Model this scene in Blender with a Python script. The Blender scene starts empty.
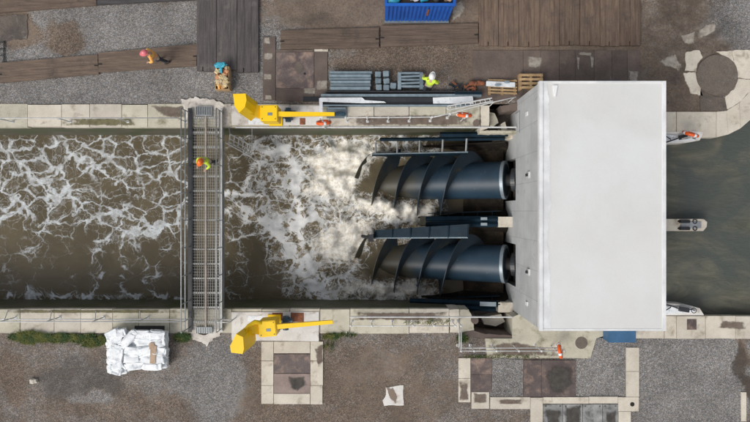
import bpy, bmesh, math, random
import numpy as np
from mathutils import Vector, Matrix, noise
random.seed(7)
H = 26.0; S = 22.0; PI = math.pi
sc = bpy.context.scene; C = sc.collection
def W(px, py, z=0.0):
    """position, at height z, of a spot measured on the survey picture (22 units per metre at ground level)"""
    k = (H - z)/H
    return Vector(((px-375)/S*k, (211-py)/S*k, z))
def X(px): return (px-375)/S
def Y(py): return (211-py)/S

# ------------------------------------------------------------------ materials
class NT:
    def __init__(s, name):
        s.m = bpy.data.materials.new(name); s.m.use_nodes = True; s.t = s.m.node_tree
        s.p = s.t.nodes['Principled BSDF']
    def n(s, typ, **kw):
        nd = s.t.nodes.new(typ)
        for k, v in kw.items():
            if k.startswith('i_'):
                key = k[2:]; key = int(key) if key.isdigit() else key.replace('_', ' ')
                nd.inputs[key].default_value = v
            else: setattr(nd, k, v)
        return nd
    def l(s, a, b): s.t.links.new(a, b)
    def math(s, op, a, b=None, clamp=False):
        nd = s.n('ShaderNodeMath', operation=op); nd.use_clamp = clamp
        for i, v in enumerate((a, b)):
            if v is None: continue
            if isinstance(v, (int, float)): nd.inputs[i].default_value = v
            else: s.l(v, nd.inputs[i])
        return nd.outputs[0]
    def mix(s, f, a, b, bt='MIX'):
        nd = s.n('ShaderNodeMix', data_type='RGBA', blend_type=bt)
        for i, v in ((0, f), (6, a), (7, b)):
            if isinstance(v, (int, float)): nd.inputs[i].default_value = v
            elif isinstance(v, tuple): nd.inputs[i].default_value = (*v[:3], 1)
            else: s.l(v, nd.inputs[i])
        return nd.outputs[2]
    def noise(s, vec, scale, detail=4, rough=.55, dist=0):
        nd = s.n('ShaderNodeTexNoise'); nd.inputs['Scale'].default_value = scale
        nd.inputs['Detail'].default_value = detail; nd.inputs['Roughness'].default_value = rough
        nd.inputs['Distortion'].default_value = dist
        if vec is not None: s.l(vec, nd.inputs['Vector'])
        return nd.outputs['Fac']
    def voro(s, vec, scale, feature='F1'):
        nd = s.n('ShaderNodeTexVoronoi', feature=feature); nd.inputs['Scale'].default_value = scale
        s.l(vec, nd.inputs['Vector']); return nd
    def step(s, v, lo, hi, to0=0., to1=1.):
        nd = s.n('ShaderNodeMapRange', interpolation_type='SMOOTHSTEP')
        s.l(v, nd.inputs[0])
        for i, q in ((1, lo), (2, hi), (3, to0), (4, to1)):
            if isinstance(q, (int, float)): nd.inputs[i].default_value = q
            else: s.l(q, nd.inputs[i])
        return nd.outputs[0]
    def pos(s): return s.n('ShaderNodeNewGeometry').outputs['Position']
    def bump(s, h, strength, dist=.02):
        b = s.n('ShaderNodeBump'); b.inputs['Strength'].default_value = strength; b.inputs['Distance'].default_value = dist
        s.l(h, b.inputs['Height']); s.l(b.outputs[0], s.p.inputs['Normal'])

def cover_alpha(t, nz, amp=1.5, lo=.35, hi=.75, mx=1.):
    a=t.n('ShaderNodeAttribute', attribute_name='cover')
    v=t.math('ADD', a.outputs['Fac'], t.math('MULTIPLY', t.math('SUBTRACT', nz, .5), amp))
    v=t.math('MULTIPLY', t.step(v,lo,hi), t.step(a.outputs['Fac'],0.,.2)); t.l(t.math('MULTIPLY', v, mx), t.p.inputs['Alpha'])

def M(name, c1, c2=None, scale=2., rough=.8, metal=0., bump=.2, grain=.25, rnd=0., stain=None, stain_amt=.5, stain_scale=1., stretch=None, spec=.5, soft=.12):
    t = NT(name); P = t.pos()
    if stretch:
        mp = t.n('ShaderNodeMapping'); mp.inputs['Scale'].default_value = stretch; t.l(P, mp.inputs['Vector']); P2 = mp.outputs[0]
    else: P2 = P
    c2 = c2 or tuple(x*.75 for x in c1)
    f = t.step(t.noise(P2, scale, 6, .6), .3, .7)
    col = t.mix(f, c1, c2)
    if stain:
        th = 1-stain_amt
        sn = t.noise(P, stain_scale, 7, .65, .3)
        col = t.mix(t.step(sn, th-soft, th+soft), col, stain)
    g = t.noise(P2, 24, 3, .7)
    gv = t.step(g, .25, .75, 1-grain, 1+grain)
    cb = t.n('ShaderNodeCombineColor'); [t.l(gv, cb.inputs[i]) for i in range(3)]
    col = t.mix(1., col, cb.outputs[0], 'MULTIPLY')
    if rnd:
        oi = t.n('ShaderNodeObjectInfo').outputs['Random']
        rv = t.step(oi, 0, 1, 1-rnd, 1+rnd)
        cb2 = t.n('ShaderNodeCombineColor'); [t.l(rv, cb2.inputs[i]) for i in range(3)]
        col = t.mix(1., col, cb2.outputs[0], 'MULTIPLY')
    t.l(col, t.p.inputs['Base Color'])
    t.p.inputs['Roughness'].default_value = rough; t.p.inputs['Metallic'].default_value = metal
    t.p.inputs['Specular IOR Level'].default_value = spec
    if bump: t.bump(g, bump, .01)
    return t.m

def gravel_mat(name, zone=False, grey=(.228,.216,.205), brown=(.168,.127,.096)):
    t = NT(name); P = t.pos()
    v = t.voro(P, 29); v2 = t.voro(P, 52)
    sep = t.n('ShaderNodeSeparateColor'); t.l(v.outputs['Color'], sep.inputs[0])
    sep2 = t.n('ShaderNodeSeparateColor'); t.l(v2.outputs['Color'], sep2.inputs[0])
    stone = t.math('POWER', sep.outputs[0], 2.2)
    val = t.math('ADD', t.math('MULTIPLY', stone, 1.0), t.math('MULTIPLY', sep2.outputs[1], .6))
    val = t.math('ADD', val, .30)
    patch = t.noise(P, .55, 6, .65); pf = t.step(patch, .3, .7, .8, 1.2)
    fine = t.step(t.noise(P, 14, 4, .7), .3, .7, .72, 1.25)
    if zone:
        a = t.n('ShaderNodeAttribute', attribute_name='zone'); z = t.n('ShaderNodeSeparateColor'); t.l(a.outputs['Color'], z.inputs[0])
        wob = t.math('MULTIPLY', t.math('SUBTRACT', t.noise(P, 1.3, 8, .75), .5), 1.5)
        br = t.step(t.math('ADD', z.outputs[0], wob), .1, .9)
        wet = t.step(t.math('ADD', z.outputs[1], wob), .2, .85)
        sm = t.step(t.math('ADD', z.outputs[2], wob), .35, .7)
        col = t.mix(br, grey, brown)
        v1 = t.math('ADD', t.math('MULTIPLY', val, t.math('SUBTRACT', 1., sm)), t.math('MULTIPLY', fine, sm))
        v1 = t.math('MULTIPLY', v1, t.math('SUBTRACT', 1., t.math('MULTIPLY', wet, .55)))
        rg = t.math('SUBTRACT', .9, t.math('MULTIPLY', wet, .35)); t.l(rg, t.p.inputs['Roughness'])
        bs = t.math('MULTIPLY', v.outputs['Distance'], t.math('SUBTRACT', 1., sm))
    else:
        col = t.mix(t.step(t.noise(P, .9, 5), .45, .65), grey, brown if False else tuple(x*.8 for x in grey)); v1 = val; bs = v.outputs['Distance']
        t.p.inputs['Roughness'].default_value = .9
    v1 = t.math('MULTIPLY', v1, pf)
    cb = t.n('ShaderNodeCombineColor'); [t.l(v1, cb.inputs[i]) for i in range(3)]
    col = t.mix(1., col, cb.outputs[0], 'MULTIPLY')
    hue = t.mix(t.step(t.noise(P, 9, 2), .35, .65), (1.04,1.,.95), (.96,1.,1.05))
    col = t.mix(1., col, hue, 'MULTIPLY')
    t.l(col, t.p.inputs['Base Color']); t.bump(bs, .7, .03)
    return t.m

MAT = dict(
 stone = M('coping_stone', (.62,.57,.48), (.52,.47,.39), 1.3, .85, grain=.10, rnd=.07, stain=(.27,.22,.16), stain_amt=.36, stain_scale=1.6, bump=.3),
 stone_moss = M('mossy_stone', (.56,.52,.42), (.46,.43,.34), 1.3, .85, grain=.12, rnd=.07, stain=(.22,.20,.12), stain_amt=.38, stain_scale=1.8, bump=.3),
 whitepad = M('painted_concrete', (.70,.68,.64), (.60,.57,.53), 1.1, .7, grain=.08, stain=(.30,.24,.19), stain_amt=.36, stain_scale=1.4),
 spill = M('pale_mortar', (.68,.64,.58), (.50,.46,.41), 2.5, .9, grain=.14, stain=(.25,.21,.17), stain_amt=.38, stain_scale=2.4),
 quay = M('quay_wall', (.13,.115,.085), (.075,.065,.045), 2.0, .6, grain=.3, stain=(.06,.075,.03), stain_amt=.5, stain_scale=.9, stretch=(1,1,3)),
 bed = M('wet_concrete_floor', (.040,.032,.025), (.02,.017,.014), 1.6, .85, grain=.4, spec=.1, stain=(.065,.048,.032), stain_amt=.42, stain_scale=1.3, bump=.6),
 brownconc = M('stained_concrete', (.15,.114,.095), (.105,.078,.066), 1.4, .8, grain=.16, rnd=.10, stain=(.28,.24,.19), stain_amt=.26, stain_scale=1.1),
 darkconc = M('dark_stained_concrete', (.13,.105,.085), (.07,.058,.05), 1.2, .75, grain=.35, rnd=.08, stain=(.22,.19,.16), stain_amt=.33, stain_scale=2.6),
 timber = M('weathered_timber', (.175,.122,.087), (.10,.068,.05), 3, .85, grain=.3, rnd=.14, stain=(.085,.065,.055), stain_amt=.38, stain_scale=1.2, stretch=(4,.35,1)),
 timber_h = M('weathered_timber_track', (.165,.118,.087), (.10,.072,.054), 3, .85, grain=.3, rnd=.12, stain=(.07,.055,.045), stain_amt=.38, stain_scale=1.2, stretch=(.35,4,1)),
 timber_d = M('wet_timber', (.105,.09,.085), (.055,.048,.048), 3, .65, grain=.35, rnd=.12, stain=(.17,.15,.14), stain_amt=.35, stain_scale=1.2, stretch=(4,.35,1)),
 timber_dh = M('wet_timber_track', (.07,.065,.065), (.04,.036,.036), 3, .65, grain=.35, stretch=(.35,4,1)),
 gap = M('dark_gap', (.02,.017,.015), None, 3, .9),
 plate_rust = M('rusty_cover_plate', (.125,.098,.09), (.085,.063,.06), 1.2, .6, metal=.0, grain=.2, rnd=.15, stain=(.27,.19,.15), stain_amt=.42, stain_scale=1.8),
 plate_grey = M('grey_cover_slab', (.33,.33,.32), (.22,.22,.215), 2, .7, grain=.15, rnd=.14, stain=(.07,.07,.07), stain_amt=.45, stain_scale=1.6),
 roof = M('roof_membrane', (.65,.645,.625), (.60,.597,.572), .35, .55, grain=.025, stain=(.68,.69,.685), stain_amt=.45, stain_scale=.22, bump=.03, soft=.2),
 trim = M('roof_trim', (.82,.83,.83), None, 1, .4, grain=.02, bump=0),
 wallc = None,
 steel = M('galvanised_steel', (.42,.44,.45), (.32,.34,.35), 5, .45, metal=.6, grain=.12),
 steel_w = M('pale_rail_paint', (.62,.63,.62), (.5,.5,.49), 5, .5, grain=.1),
 navy = M('navy_steel', (.011,.026,.041), (.008,.018,.028), 2.2, .5, metal=.0, grain=.2, stain=(.03,.032,.026), stain_amt=.33, stain_scale=1.6, spec=.08),
 tube = M('blue_tube_paint', (.030,.058,.088), (.022,.045,.07), 1.1, .33, grain=.06, stain=(.07,.085,.095), stain_amt=.3, stain_scale=1.1, bump=.04, spec=.6),
 flange = M('flange_steel', (.25,.30,.33), None, 3, .4, metal=.3, grain=.1),
 yellow = M('yellow_paint', (.95,.62,.006), (.90,.56,.006), 1.5, .38, grain=.04, bump=.03, stain=(.5,.31,.03), stain_amt=.26, stain_scale=3),
 teal = M('blue_gearbox_paint', (.035,.075,.11), None, 3, .4),
 blue = M('blue_skip_paint', (.012,.12,.50), (.01,.09,.40), 2, .4, grain=.1, stain=(.05,.04,.06), stain_amt=.27, stain_scale=2.5),
 bluecab = M('blue_lid_plastic', (.05,.14,.27), None, 2, .5, grain=.05),
 white = M('white_plastic', (.80,.82,.83), (.70,.73,.75), 3, .4, grain=.06, stain=(.40,.43,.47), stain_amt=.37, stain_scale=5),  # grey noise paints wrinkle shading of the wrapped sacks into the colour
 greyblue = M('grey_blue_steel', (.20,.255,.29), (.14,.185,.215), 4, .45, grain=.15, rnd=.22),
 trough = M('wet_dark_trough', (.026,.021,.017), (.014,.013,.012), 1.5, .85, spec=.1, grain=.3, stain=(.075,.06,.04), stain_amt=.4, stain_scale=1.5),
 plate_pink = M('faded_cover_plate', (.30,.235,.205), (.22,.165,.145), 2, .7, grain=.15),
 grating = M('weathered_grating', (.46,.455,.43), (.36,.355,.33), 3, .6, metal=.1, grain=.2),
 conduit = M('beige_conduit', (.42,.36,.30), None, 3, .6),
 black = M('black_steel', (.028,.03,.034), (.018,.02,.024), 3, .42, grain=.2, rnd=.3),
 pallet = M('pallet_wood', (.46,.32,.17), (.34,.22,.11), 4, .85, grain=.2, rnd=.1),
 orange = M('orange_plastic', (.80,.13,.02), (.7,.10,.015), 4, .4, grain=.05),
 rust = M('rusty_scrap', (.30,.10,.04), (.15,.06,.035), 6, .85, grain=.4),
 paper = M('tan_cardboard', (.50,.36,.25), None, 4, .8, grain=.1),
 hivis = M('hivis_yellow', (.62,.80,.06), (.5,.68,.05), 4, .7, grain=.06),
 hivor = M('hivis_orange', (.90,.36,.08), (.85,.50,.14), 7, .7, grain=.06),
 refl = M('reflective_tape', (.6,.6,.58), None, 5, .4),
 skin = M('skin', (.52,.33,.24), None, 5, .55, grain=.03, bump=0),
 cloth = M('dark_trousers', (.03,.035,.045), None, 6, .85, grain=.15),
 boot = M('black_boots', (.02,.018,.016), None, 6, .6),
 hair = M('brown_hair', (.05,.03,.02), None, 6, .7),
 hel_o = M('orange_helmet', (.85,.17,.02), None, 4, .3, grain=.02, bump=0),
 hel_w = M('white_helmet', (.85,.85,.83), None, 4, .3, grain=.02, bump=0),
 hel_p = M('pink_red_helmet', (.85,.22,.25), None, 4, .3, grain=.02, bump=0),
 cyan = M('cyan_sheet', (.03,.28,.42), (.05,.40,.50), 6, .5),
 pink = M('salmon_rag', (.60,.24,.17), (.5,.3,.1), 9, .8),
 cream = M('cream_sacking', (.58,.50,.33), (.50,.36,.16), 7, .85),
 lidconc = M('concrete_lid', (.155,.13,.105), (.115,.095,.078), 2, .85, grain=.25, stain=(.2,.185,.16), stain_amt=.35, stain_scale=2),
 rubber = M('dark_rubber', (.03,.03,.032), None, 4, .7),
)
# formed concrete wall with board joints (real joints: a cast pattern)
t = NT('cast_concrete_wall'); P = t.pos()
n1 = t.step(t.noise(P, .9, 6, .6), .3, .7); n2 = t.noise(P, 9, 4, .6)
col = t.mix(n1, (.50,.51,.51), (.41,.42,.423))
br = t.n('ShaderNodeTexBrick'); mp = t.n('ShaderNodeMapping'); mp.inputs['Rotation'].default_value = (0, PI/2, PI/2)
sepx = t.n('ShaderNodeSeparateXYZ'); t.l(P, sepx.inputs[0]); cmb = t.n('ShaderNodeCombineXYZ'); t.l(sepx.outputs[1], cmb.inputs[0]); t.l(sepx.outputs[2], cmb.inputs[1])
t.l(cmb.outputs[0], br.inputs['Vector']); br.inputs['Scale'].default_value = 1; br.inputs['Brick Width'].default_value = 1.2; br.inputs['Row Height'].default_value = 1.15
br.offset = 0; br.inputs['Mortar Size'].default_value = .018; br.inputs['Mortar Smooth'].default_value = .6
br.inputs['Color1'].default_value = (1,1,1,1); br.inputs['Color2'].default_value = (.93,.93,.93,1); br.inputs['Mortar'].default_value = (.72,.72,.72,1)
col = t.mix(1., col, br.outputs['Color'], 'MULTIPLY')
col = t.mix(t.step(t.noise(P, 1.6, 6, .65, .5), .58, .75), col, (.28,.28,.27))
t.l(col, t.p.inputs['Base Color']); t.p.inputs['Roughness'].default_value = .75; t.bump(n2, .25, .01); MAT['wallc'] = t.m
t = NT('worn_mortar'); P = t.pos()
col = t.mix(t.step(t.noise(P, 5, 6, .7), .35, .65), (.42,.385,.33), (.26,.225,.185)); t.l(col, t.p.inputs['Base Color']); t.p.inputs['Roughness'].default_value = .9
cover_alpha(t,t.noise(P,2.6,9,.8),2.0,.25,.8,.9); MAT['worn'] = t.m
t = NT('brown_smear'); P = t.pos(); t.p.inputs['Base Color'].default_value=(.22,.17,.13,1); t.p.inputs['Roughness'].default_value=.9; cover_alpha(t,t.noise(P,3.2,8,.8),2.,.3,.8); MAT['worn2']=t.m
MAT['gravel'] = gravel_mat('grey_gravel')
MAT['ground'] = gravel_mat('yard_ground', True)
# flights: navy paint, worn to olive algae towards the water
t = NT('screw_flight_paint'); P = t.pos()
sx = t.n('ShaderNodeSeparateXYZ'); t.l(P, sx.inputs[0])
n1 = t.noise(P, 1.8, 6, .65)
alg = t.step(t.math('ADD', t.math('MULTIPLY', sx.outputs[0], -.34), n1), .1, .9)
col = t.mix(alg, (.022,.034,.046), (.105,.095,.062))
col = t.mix(t.step(n1, .56, .66), col, (.045,.042,.03))
t.l(col, t.p.inputs['Base Color']); t.p.inputs['Roughness'].default_value = .5; t.p.inputs['Specular IOR Level'].default_value = .25; t.bump(t.noise(P, 14, 3), .15, .01); MAT['flight'] = t.m
t = NT('tube_paint_with_algae'); P = t.pos(); sx = t.n('ShaderNodeSeparateXYZ'); t.l(P, sx.inputs[0]); n1 = t.noise(P, 1.6, 6, .65)
al = t.step(t.math('ADD', t.math('MULTIPLY', sx.outputs[0], -.45), n1), -.75, .05)
col = t.mix(t.step(t.noise(P, 1.1, 5), .35, .65), (.020,.042,.066), (.014,.031,.050)); col = t.mix(al, col, (.052,.048,.033)); col = t.mix(t.step(t.noise(P, 5, 6, .7), .6, .72), col, (.06,.075,.08))
t.l(col, t.p.inputs['Base Color']); t.p.inputs['Roughness'].default_value = .42; t.p.inputs['Specular IOR Level'].default_value = .35; MAT['tube2'] = t.m
# grass
t = NT('grass_blades'); P = t.pos()
col = t.mix(t.step(t.noise(P, 2.5, 3), .4, .6), (.035,.075,.016), (.12,.13,.025))
t.l(col, t.p.inputs['Base Color']); t.p.inputs['Roughness'].default_value = .8; MAT['grass'] = t.m

def water_mat(foamy):
    t = NT('foaming_water' if foamy else 'still_water'); P = t.pos()
    big = t.noise(P, .35, 5, .6, .8)
    if not foamy:
        mp = t.n('ShaderNodeMapping'); mp.inputs['Rotation'].default_value = (0, 0, .35); mp.inputs['Scale'].default_value = (.55, 1.5, 1); t.l(P, mp.inputs['Vector'])
        sw = t.noise(mp.outputs[0], .75, 6, .65, 1.2)
        col = t.mix(t.step(sw, .36, .66), (.085,.088,.066), (.155,.145,.108))
        col = t.mix(t.step(big, .42, .66), col, (.075,.084,.074))
        t.l(col, t.p.inputs['Base Color']); t.p.inputs['Roughness'].default_value = .22
        t.p.inputs['Specular IOR Level'].default_value = .5
        h = t.math('ADD', t.noise(mp.outputs[0], 2.2, 6, .65, .8), t.math('MULTIPLY', sw, .8)); t.bump(h, .4, .14)
        return t.m
    a = t.n('ShaderNodeAttribute', attribute_name='foam'); z = t.n('ShaderNodeSeparateColor'); t.l(a.outputs['Color'], z.inputs[0])
    R, G, Bc = z.outputs
    def warp(src, scale, amp):
        nt = t.n('ShaderNodeTexNoise'); nt.inputs['Scale'].default_value = scale; nt.inputs['Detail'].default_value = 4; t.l(src, nt.inputs['Vector'])
        s1 = t.n('ShaderNodeVectorMath', operation='SUBTRACT'); t.l(nt.outputs['Color'], s1.inputs[0]); s1.inputs[1].default_value = (.5,.5,.5)
        s2 = t.n('ShaderNodeVectorMath', operation='SCALE'); t.l(s1.outputs[0], s2.inputs[0]); s2.inputs['Scale'].default_value = amp
        s3 = t.n('ShaderNodeVectorMath', operation='ADD'); t.l(src, s3.inputs[0]); t.l(s2.outputs[0], s3.inputs[1]); return s3.outputs[0]
    fl = t.n('ShaderNodeMapping'); fl.inputs['Scale'].default_value = (1,1,0); t.l(P, fl.inputs['Vector'])
    Q = warp(warp(fl.outputs[0], .7, 1.5), 3.2, .32)
    st = t.n('ShaderNodeMapping'); st.inputs['Scale'].default_value = (.8, 1.15, 1); st.inputs['Rotation'].default_value = (0,0,.4); t.l(Q, st.inputs['Vector'])
    dA = t.voro(st.outputs[0], 1.25, 'DISTANCE_TO_EDGE').outputs['Distance']
    dB = t.voro(Q, 3.0, 'DISTANCE_TO_EDGE').outputs['Distance']
    Q2 = warp(Q, 2.0, .5)
    dC = t.voro(Q2, 6.0, 'DISTANCE_TO_EDGE').outputs['Distance']
    mod = t.step(t.noise(P, 1.1, 6, .65, .4), .28, .72, .25, 1.5)
    fine = t.noise(P, 9, 5, .7)
    def lace(d, dens, k, soft, jag):
        th = t.math('MULTIPLY', dens, k)
        dd = t.math('ADD', d, t.math('MULTIPLY', t.math('SUBTRACT', fine, .5), jag))
        hi = t.math('ADD', th, soft)
        f = t.step(dd, t.math('SUBTRACT', th, soft), hi, 1., 0.)
        return t.math('MULTIPLY', f, t.step(dens, .02, .12))
    R1 = t.math('MULTIPLY', R, t.math('POWER', mod, 1.3)); G1 = t.math('MULTIPLY', G, mod)
    fA = lace(dA, R1, .29, .04, .10)
    fB = t.math('MULTIPLY', lace(dB, R1, .18, .035, .12), .45)
    def fil(scale, wid, det, seedv):
        mpp = t.n('ShaderNodeMapping'); mpp.inputs['Location'].default_value = (seedv, seedv*.7, 0); t.l(Q, mpp.inputs['Vector'])
        nn = t.noise(mpp.outputs[0], scale, det, .6, .9)
        dd = t.math('ABSOLUTE', t.math('SUBTRACT', nn, .5))
        w_ = t.math('MULTIPLY', G1, wid)
        return t.math('MULTIPLY', t.step(dd, t.math('MULTIPLY', w_, .25), w_, 1., 0.), t.step(G1, .05, .2))
    wash = t.math('MULTIPLY', t.math('MULTIPLY', t.step(t.noise(Q, 1.4, 6, .7), .42, .7), t.step(R1, .12, .45)), .45)
    fA = t.math('MAXIMUM', fA, wash)
    gA = t.math('MULTIPLY', lace(dA, G1, .15, .03, .14), .95)
    gB = fil(1.3, .08, 5, 3.)
    gC = t.math('MULTIPLY', fil(2.6, .09, 3, 11.), .5)
    gD = t.math('MULTIPLY', t.math('MULTIPLY', t.step(t.noise(Q2, 1.6, 7, .7), .56, .72), t.step(G1, .2, .8)), .42)
    foam = t.math('MAXIMUM', t.math('MAXIMUM', fA, fB), t.math('MAXIMUM', t.math('MAXIMUM', gA, gD), t.math('MAXIMUM', gB, gC)))
    boil = t.step(t.math('ADD', Bc, t.math('MULTIPLY', t.math('SUBTRACT', t.noise(P, 4.2, 9, .75, .6), .5), 1.9)), .36, .74)
    boil = t.math('MULTIPLY', boil, t.step(Bc, .03, .3))
    lump = t.step(t.noise(P, 6, 5, .7, .5), .35, .65)
    water = t.mix(t.step(big, .35, .65), (.128,.104,.064), (.094,.077,.048))
    t.p.inputs['Specular IOR Level'].default_value = .18
    ol = t.step(t.noise(P, 2.1, 5, .7, .5), .4, .65)
    water = t.mix(t.math('MULTIPLY', t.math('MINIMUM', G, 1.), t.math('ADD', t.math('MULTIPLY', ol, .7), .3)), water, (.30,.235,.135))
    fcol = t.mix(G, (.50,.55,.585), (.84,.83,.80)); fcol = t.mix(t.step(fine, .3, .7), fcol, (.74,.75,.75))
    soft = t.step(t.noise(P, 2.6, 7, .75), .3, .65, .38, 1.)
    soft = t.math('MAXIMUM', soft, t.math('MULTIPLY', G, 1.4), True)
    col = t.mix(t.math('MULTIPLY', foam, soft), water, fcol)
    bcol = t.mix(lump, (.60,.54,.43), (.82,.80,.74))
    crack = t.voro(Q2, 4.2, 'DISTANCE_TO_EDGE').outputs['Distance']
    bcol = t.mix(t.math('MULTIPLY', t.step(t.math('ADD', crack, t.math('MULTIPLY', t.math('SUBTRACT', fine, .5), .25)), .0, .12, 1., 0.), .55), bcol, (.88,.88,.86))
    bcol = t.mix(t.math('MULTIPLY', t.step(t.noise(Q2, 4.5, 8, .8, .8), .56, .68), .65), bcol, (.33,.27,.17))
    col = t.mix(t.math('MULTIPLY', boil, .97), col, bcol)
    t.l(col, t.p.inputs['Base Color'])
    allf = t.math('MAXIMUM', foam, boil)
    t.l(t.step(allf, 0, 1, .2, .8), t.p.inputs['Roughness'])
    h = t.math('ADD', t.math('MULTIPLY', t.noise(P, 3., 7, .65, .6), t.math('ADD', .07, t.math('MULTIPLY', G, .6))), t.math('MULTIPLY', allf, .2))
    t.bump(h, .22, .12)
    return t.m
MAT['water'] = water_mat(True); MAT['upwater'] = water_mat(False)

# ------------------------------------------------------------------ geometry helpers
class B:
    def __init__(s): s.bm = bmesh.new()
    def quad(s, pts): s.bm.faces.new([s.bm.verts.new(p) for p in pts])
    def prism(s, poly, z0, z1):
        """poly: list of (x,y) counter-clockwise or not"""
        a = sum(poly[i][0]*poly[(i+1)%len(poly)][1]-poly[(i+1)%len(poly)][0]*poly[i][1] for i in range(len(poly)))
        if a < 0: poly = poly[::-1]
        lo = [s.bm.verts.new((x,y,z0)) for x,y in poly]; hi = [s.bm.verts.new((x,y,z1)) for x,y in poly]
        s.bm.faces.new(hi); s.bm.faces.new(lo[::-1]); n = len(poly)
        for i in range(n): s.bm.faces.new((lo[i], lo[(i+1)%n], hi[(i+1)%n], hi[i]))
        return s
    def box(s, x0,x1,y0,y1,z0,z1):
        if x0>x1: x0,x1=x1,x0
        if y0>y1: y0,y1=y1,y0
        return s.prism([(x0,y0),(x1,y0),(x1,y1),(x0,y1)], z0, z1)
    def rect(s, px0,py0,px1,py1,z0,z1):
        return s.box(X(px0),X(px1),Y(py0),Y(py1),z0,z1)
    def obox(s, c, size, rot=(0,0,0)):
        R = Matrix.Rotation(rot[2],3,'Z')@Matrix.Rotation(rot[1],3,'Y')@Matrix.Rotation(rot[0],3,'X')
        r = bmesh.ops.create_cube(s.bm, size=1)
        for v in r['verts']: v.co = R@Vector((v.co.x*size[0], v.co.y*size[1], v.co.z*size[2])) + Vector(c)
        return s
    def loft(s, rings, cap=True):
        vs = [[s.bm.verts.new(p) for p in r] for r in rings]; n = len(rings[0])
        for a, b in zip(vs, vs[1:]):
            for i in range(n): s.bm.faces.new((a[i], a[(i+1)%n], b[(i+1)%n], b[i]))
        if cap: s.bm.faces.new(vs[0][::-1]); s.bm.faces.new(vs[-1])
        return s
    def tube(s, pts, r, seg=8, cap=True):
        pts = [Vector(p) for p in pts]; rings = []
        rs = r if isinstance(r, (list, tuple)) else [r]*len(pts)
        for i, p in enumerate(pts):
            d = (pts[min(i+1,len(pts)-1)]-pts[max(i-1,0)]).normalized()
            up = Vector((0,0,1)) if abs(d.z) < .95 else Vector((1,0,0))
            u = d.cross(up).normalized(); v = d.cross(u).normalized()
            rings.append([p+(u*math.cos(2*PI*k/seg)+v*math.sin(2*PI*k/seg))*rs[i] for k in range(seg)])
        return s.loft(rings, cap)
    def disc(s, c, r, z0, z1, seg=40, jag=0):
        return s.prism([(c[0]+r*math.cos(2*PI*k/seg), c[1]+r*math.sin(2*PI*k/seg)) for k in range(seg)], z0, z1)
    def torus(s, c, R, r, normal=(0,0,1), a0=0, a1=2*PI, seg=32, sides=10):
        n = Vector(normal).normalized(); up = Vector((0,0,1)) if abs(n.z)<.9 else Vector((1,0,0))
        u = n.cross(up).normalized(); v = n.cross(u); full = abs(a1-a0-2*PI)<1e-4
        rings = []
        for i in range(seg+(0 if full else 1)):
            a = a0+(a1-a0)*i/seg; d = u*math.cos(a)+v*math.sin(a)
            rings.append([Vector(c)+d*(R+r*math.cos(b))+n*(r*math.sin(b)) for b in [2*PI*k/sides for k in range(sides)]])
        if full: rings.append(rings[0]); 
        s.loft(rings, not full); 
        if full: bmesh.ops.remove_doubles(s.bm, verts=s.bm.verts, dist=1e-5)
        return s
    def blob(s, c, size, rot=0, seed=0, sub=3, n=.12, e=.6, tilt=0):
        r = bmesh.ops.create_icosphere(s.bm, subdivisions=sub, radius=1)
        R = Matrix.Rotation(rot,3,'Z')@Matrix.Rotation(tilt,3,'Y')
        for v in r['verts']:
            p = v.co.copy()
            q = Vector([math.copysign(abs(x)**e, x) for x in p]); m = noise.noise(p*1.7+Vector((seed*3.1,seed,0)))
            m2 = noise.noise(p*4.5+Vector((seed,seed*2.3,7)))
            q *= 1+n*m+n*.5*m2
            v.co = R@Vector((q.x*size[0]/2, q.y*size[1]/2, q.z*size[2]/2))+Vector(c)
        return s
    def build(s, name, mat, parent=None, smooth=False, bevel=0, loc=None):
        me = bpy.data.meshes.new(name); bm = s.bm
        if bevel:
            bmesh.ops.bevel(bm, geom=[e for e in bm.edges if e.is_manifold and e.calc_face_angle(0)>.6], offset=bevel, segments=2, affect='EDGES', clamp_overlap=True)
        bmesh.ops.recalc_face_normals(bm, faces=bm.faces)
        o = bpy.data.objects.new(name, me); C.objects.link(o)
        if parent is not None:
            off = Vector(parent.get('_w', (0,0,0))); o.parent = parent
            o['_w'] = list(off)
        else:
            if loc is None:
                vs = [v.co for v in bm.verts]
                mn = [min(v[i] for v in vs) for i in range(3)]; mx = [max(v[i] for v in vs) for i in range(3)]
                loc = ((mn[0]+mx[0])/2, (mn[1]+mx[1])/2, mn[2])
            off = Vector(loc); o.location = off; o['_w'] = list(off)
        bmesh.ops.translate(bm, verts=bm.verts, vec=-off)
        bm.to_mesh(me); bm.free()
        if isinstance(mat, str): mat = MAT[mat]
        me.materials.append(mat)
        if smooth:
            for p in me.polygons: p.use_smooth = True
        return o
def thing(name, label, cat, loc, group=None):
    o = bpy.data.objects.new(name, None); C.objects.link(o); o.location = loc; o['_w'] = list(loc); o.empty_display_size = .2
    return tag(o, label, cat, group)
def tag(o, label, cat, group=None):
    o['label'] = label; o['category'] = cat
    if group: o['group'] = group
    return o
def struct(o, kind='structure'): o['kind'] = kind; return o
def irregular(pts, amp=.06, step=.25, seed=0):
    out = []; step=min(step,.07)
    fr=lambda x,y,s: noise.noise(Vector((x*2.1,y*2.1,s)))+.55*noise.noise(Vector((x*6.3,y*6.3,s)))+.3*noise.noise(Vector((x*15,y*15,s)))
    for i, p in enumerate(pts):
        q = pts[(i+1)%len(pts)]; L = math.dist(p,q); n = max(1,int(L/step))
        for k in range(n):
            a = k/n; x = p[0]+(q[0]-p[0])*a; y = p[1]+(q[1]-p[1])*a
            out.append((x+amp*1.2*fr(x,y,seed), y+amp*1.2*fr(x,y,seed+9)))
    return out
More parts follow.
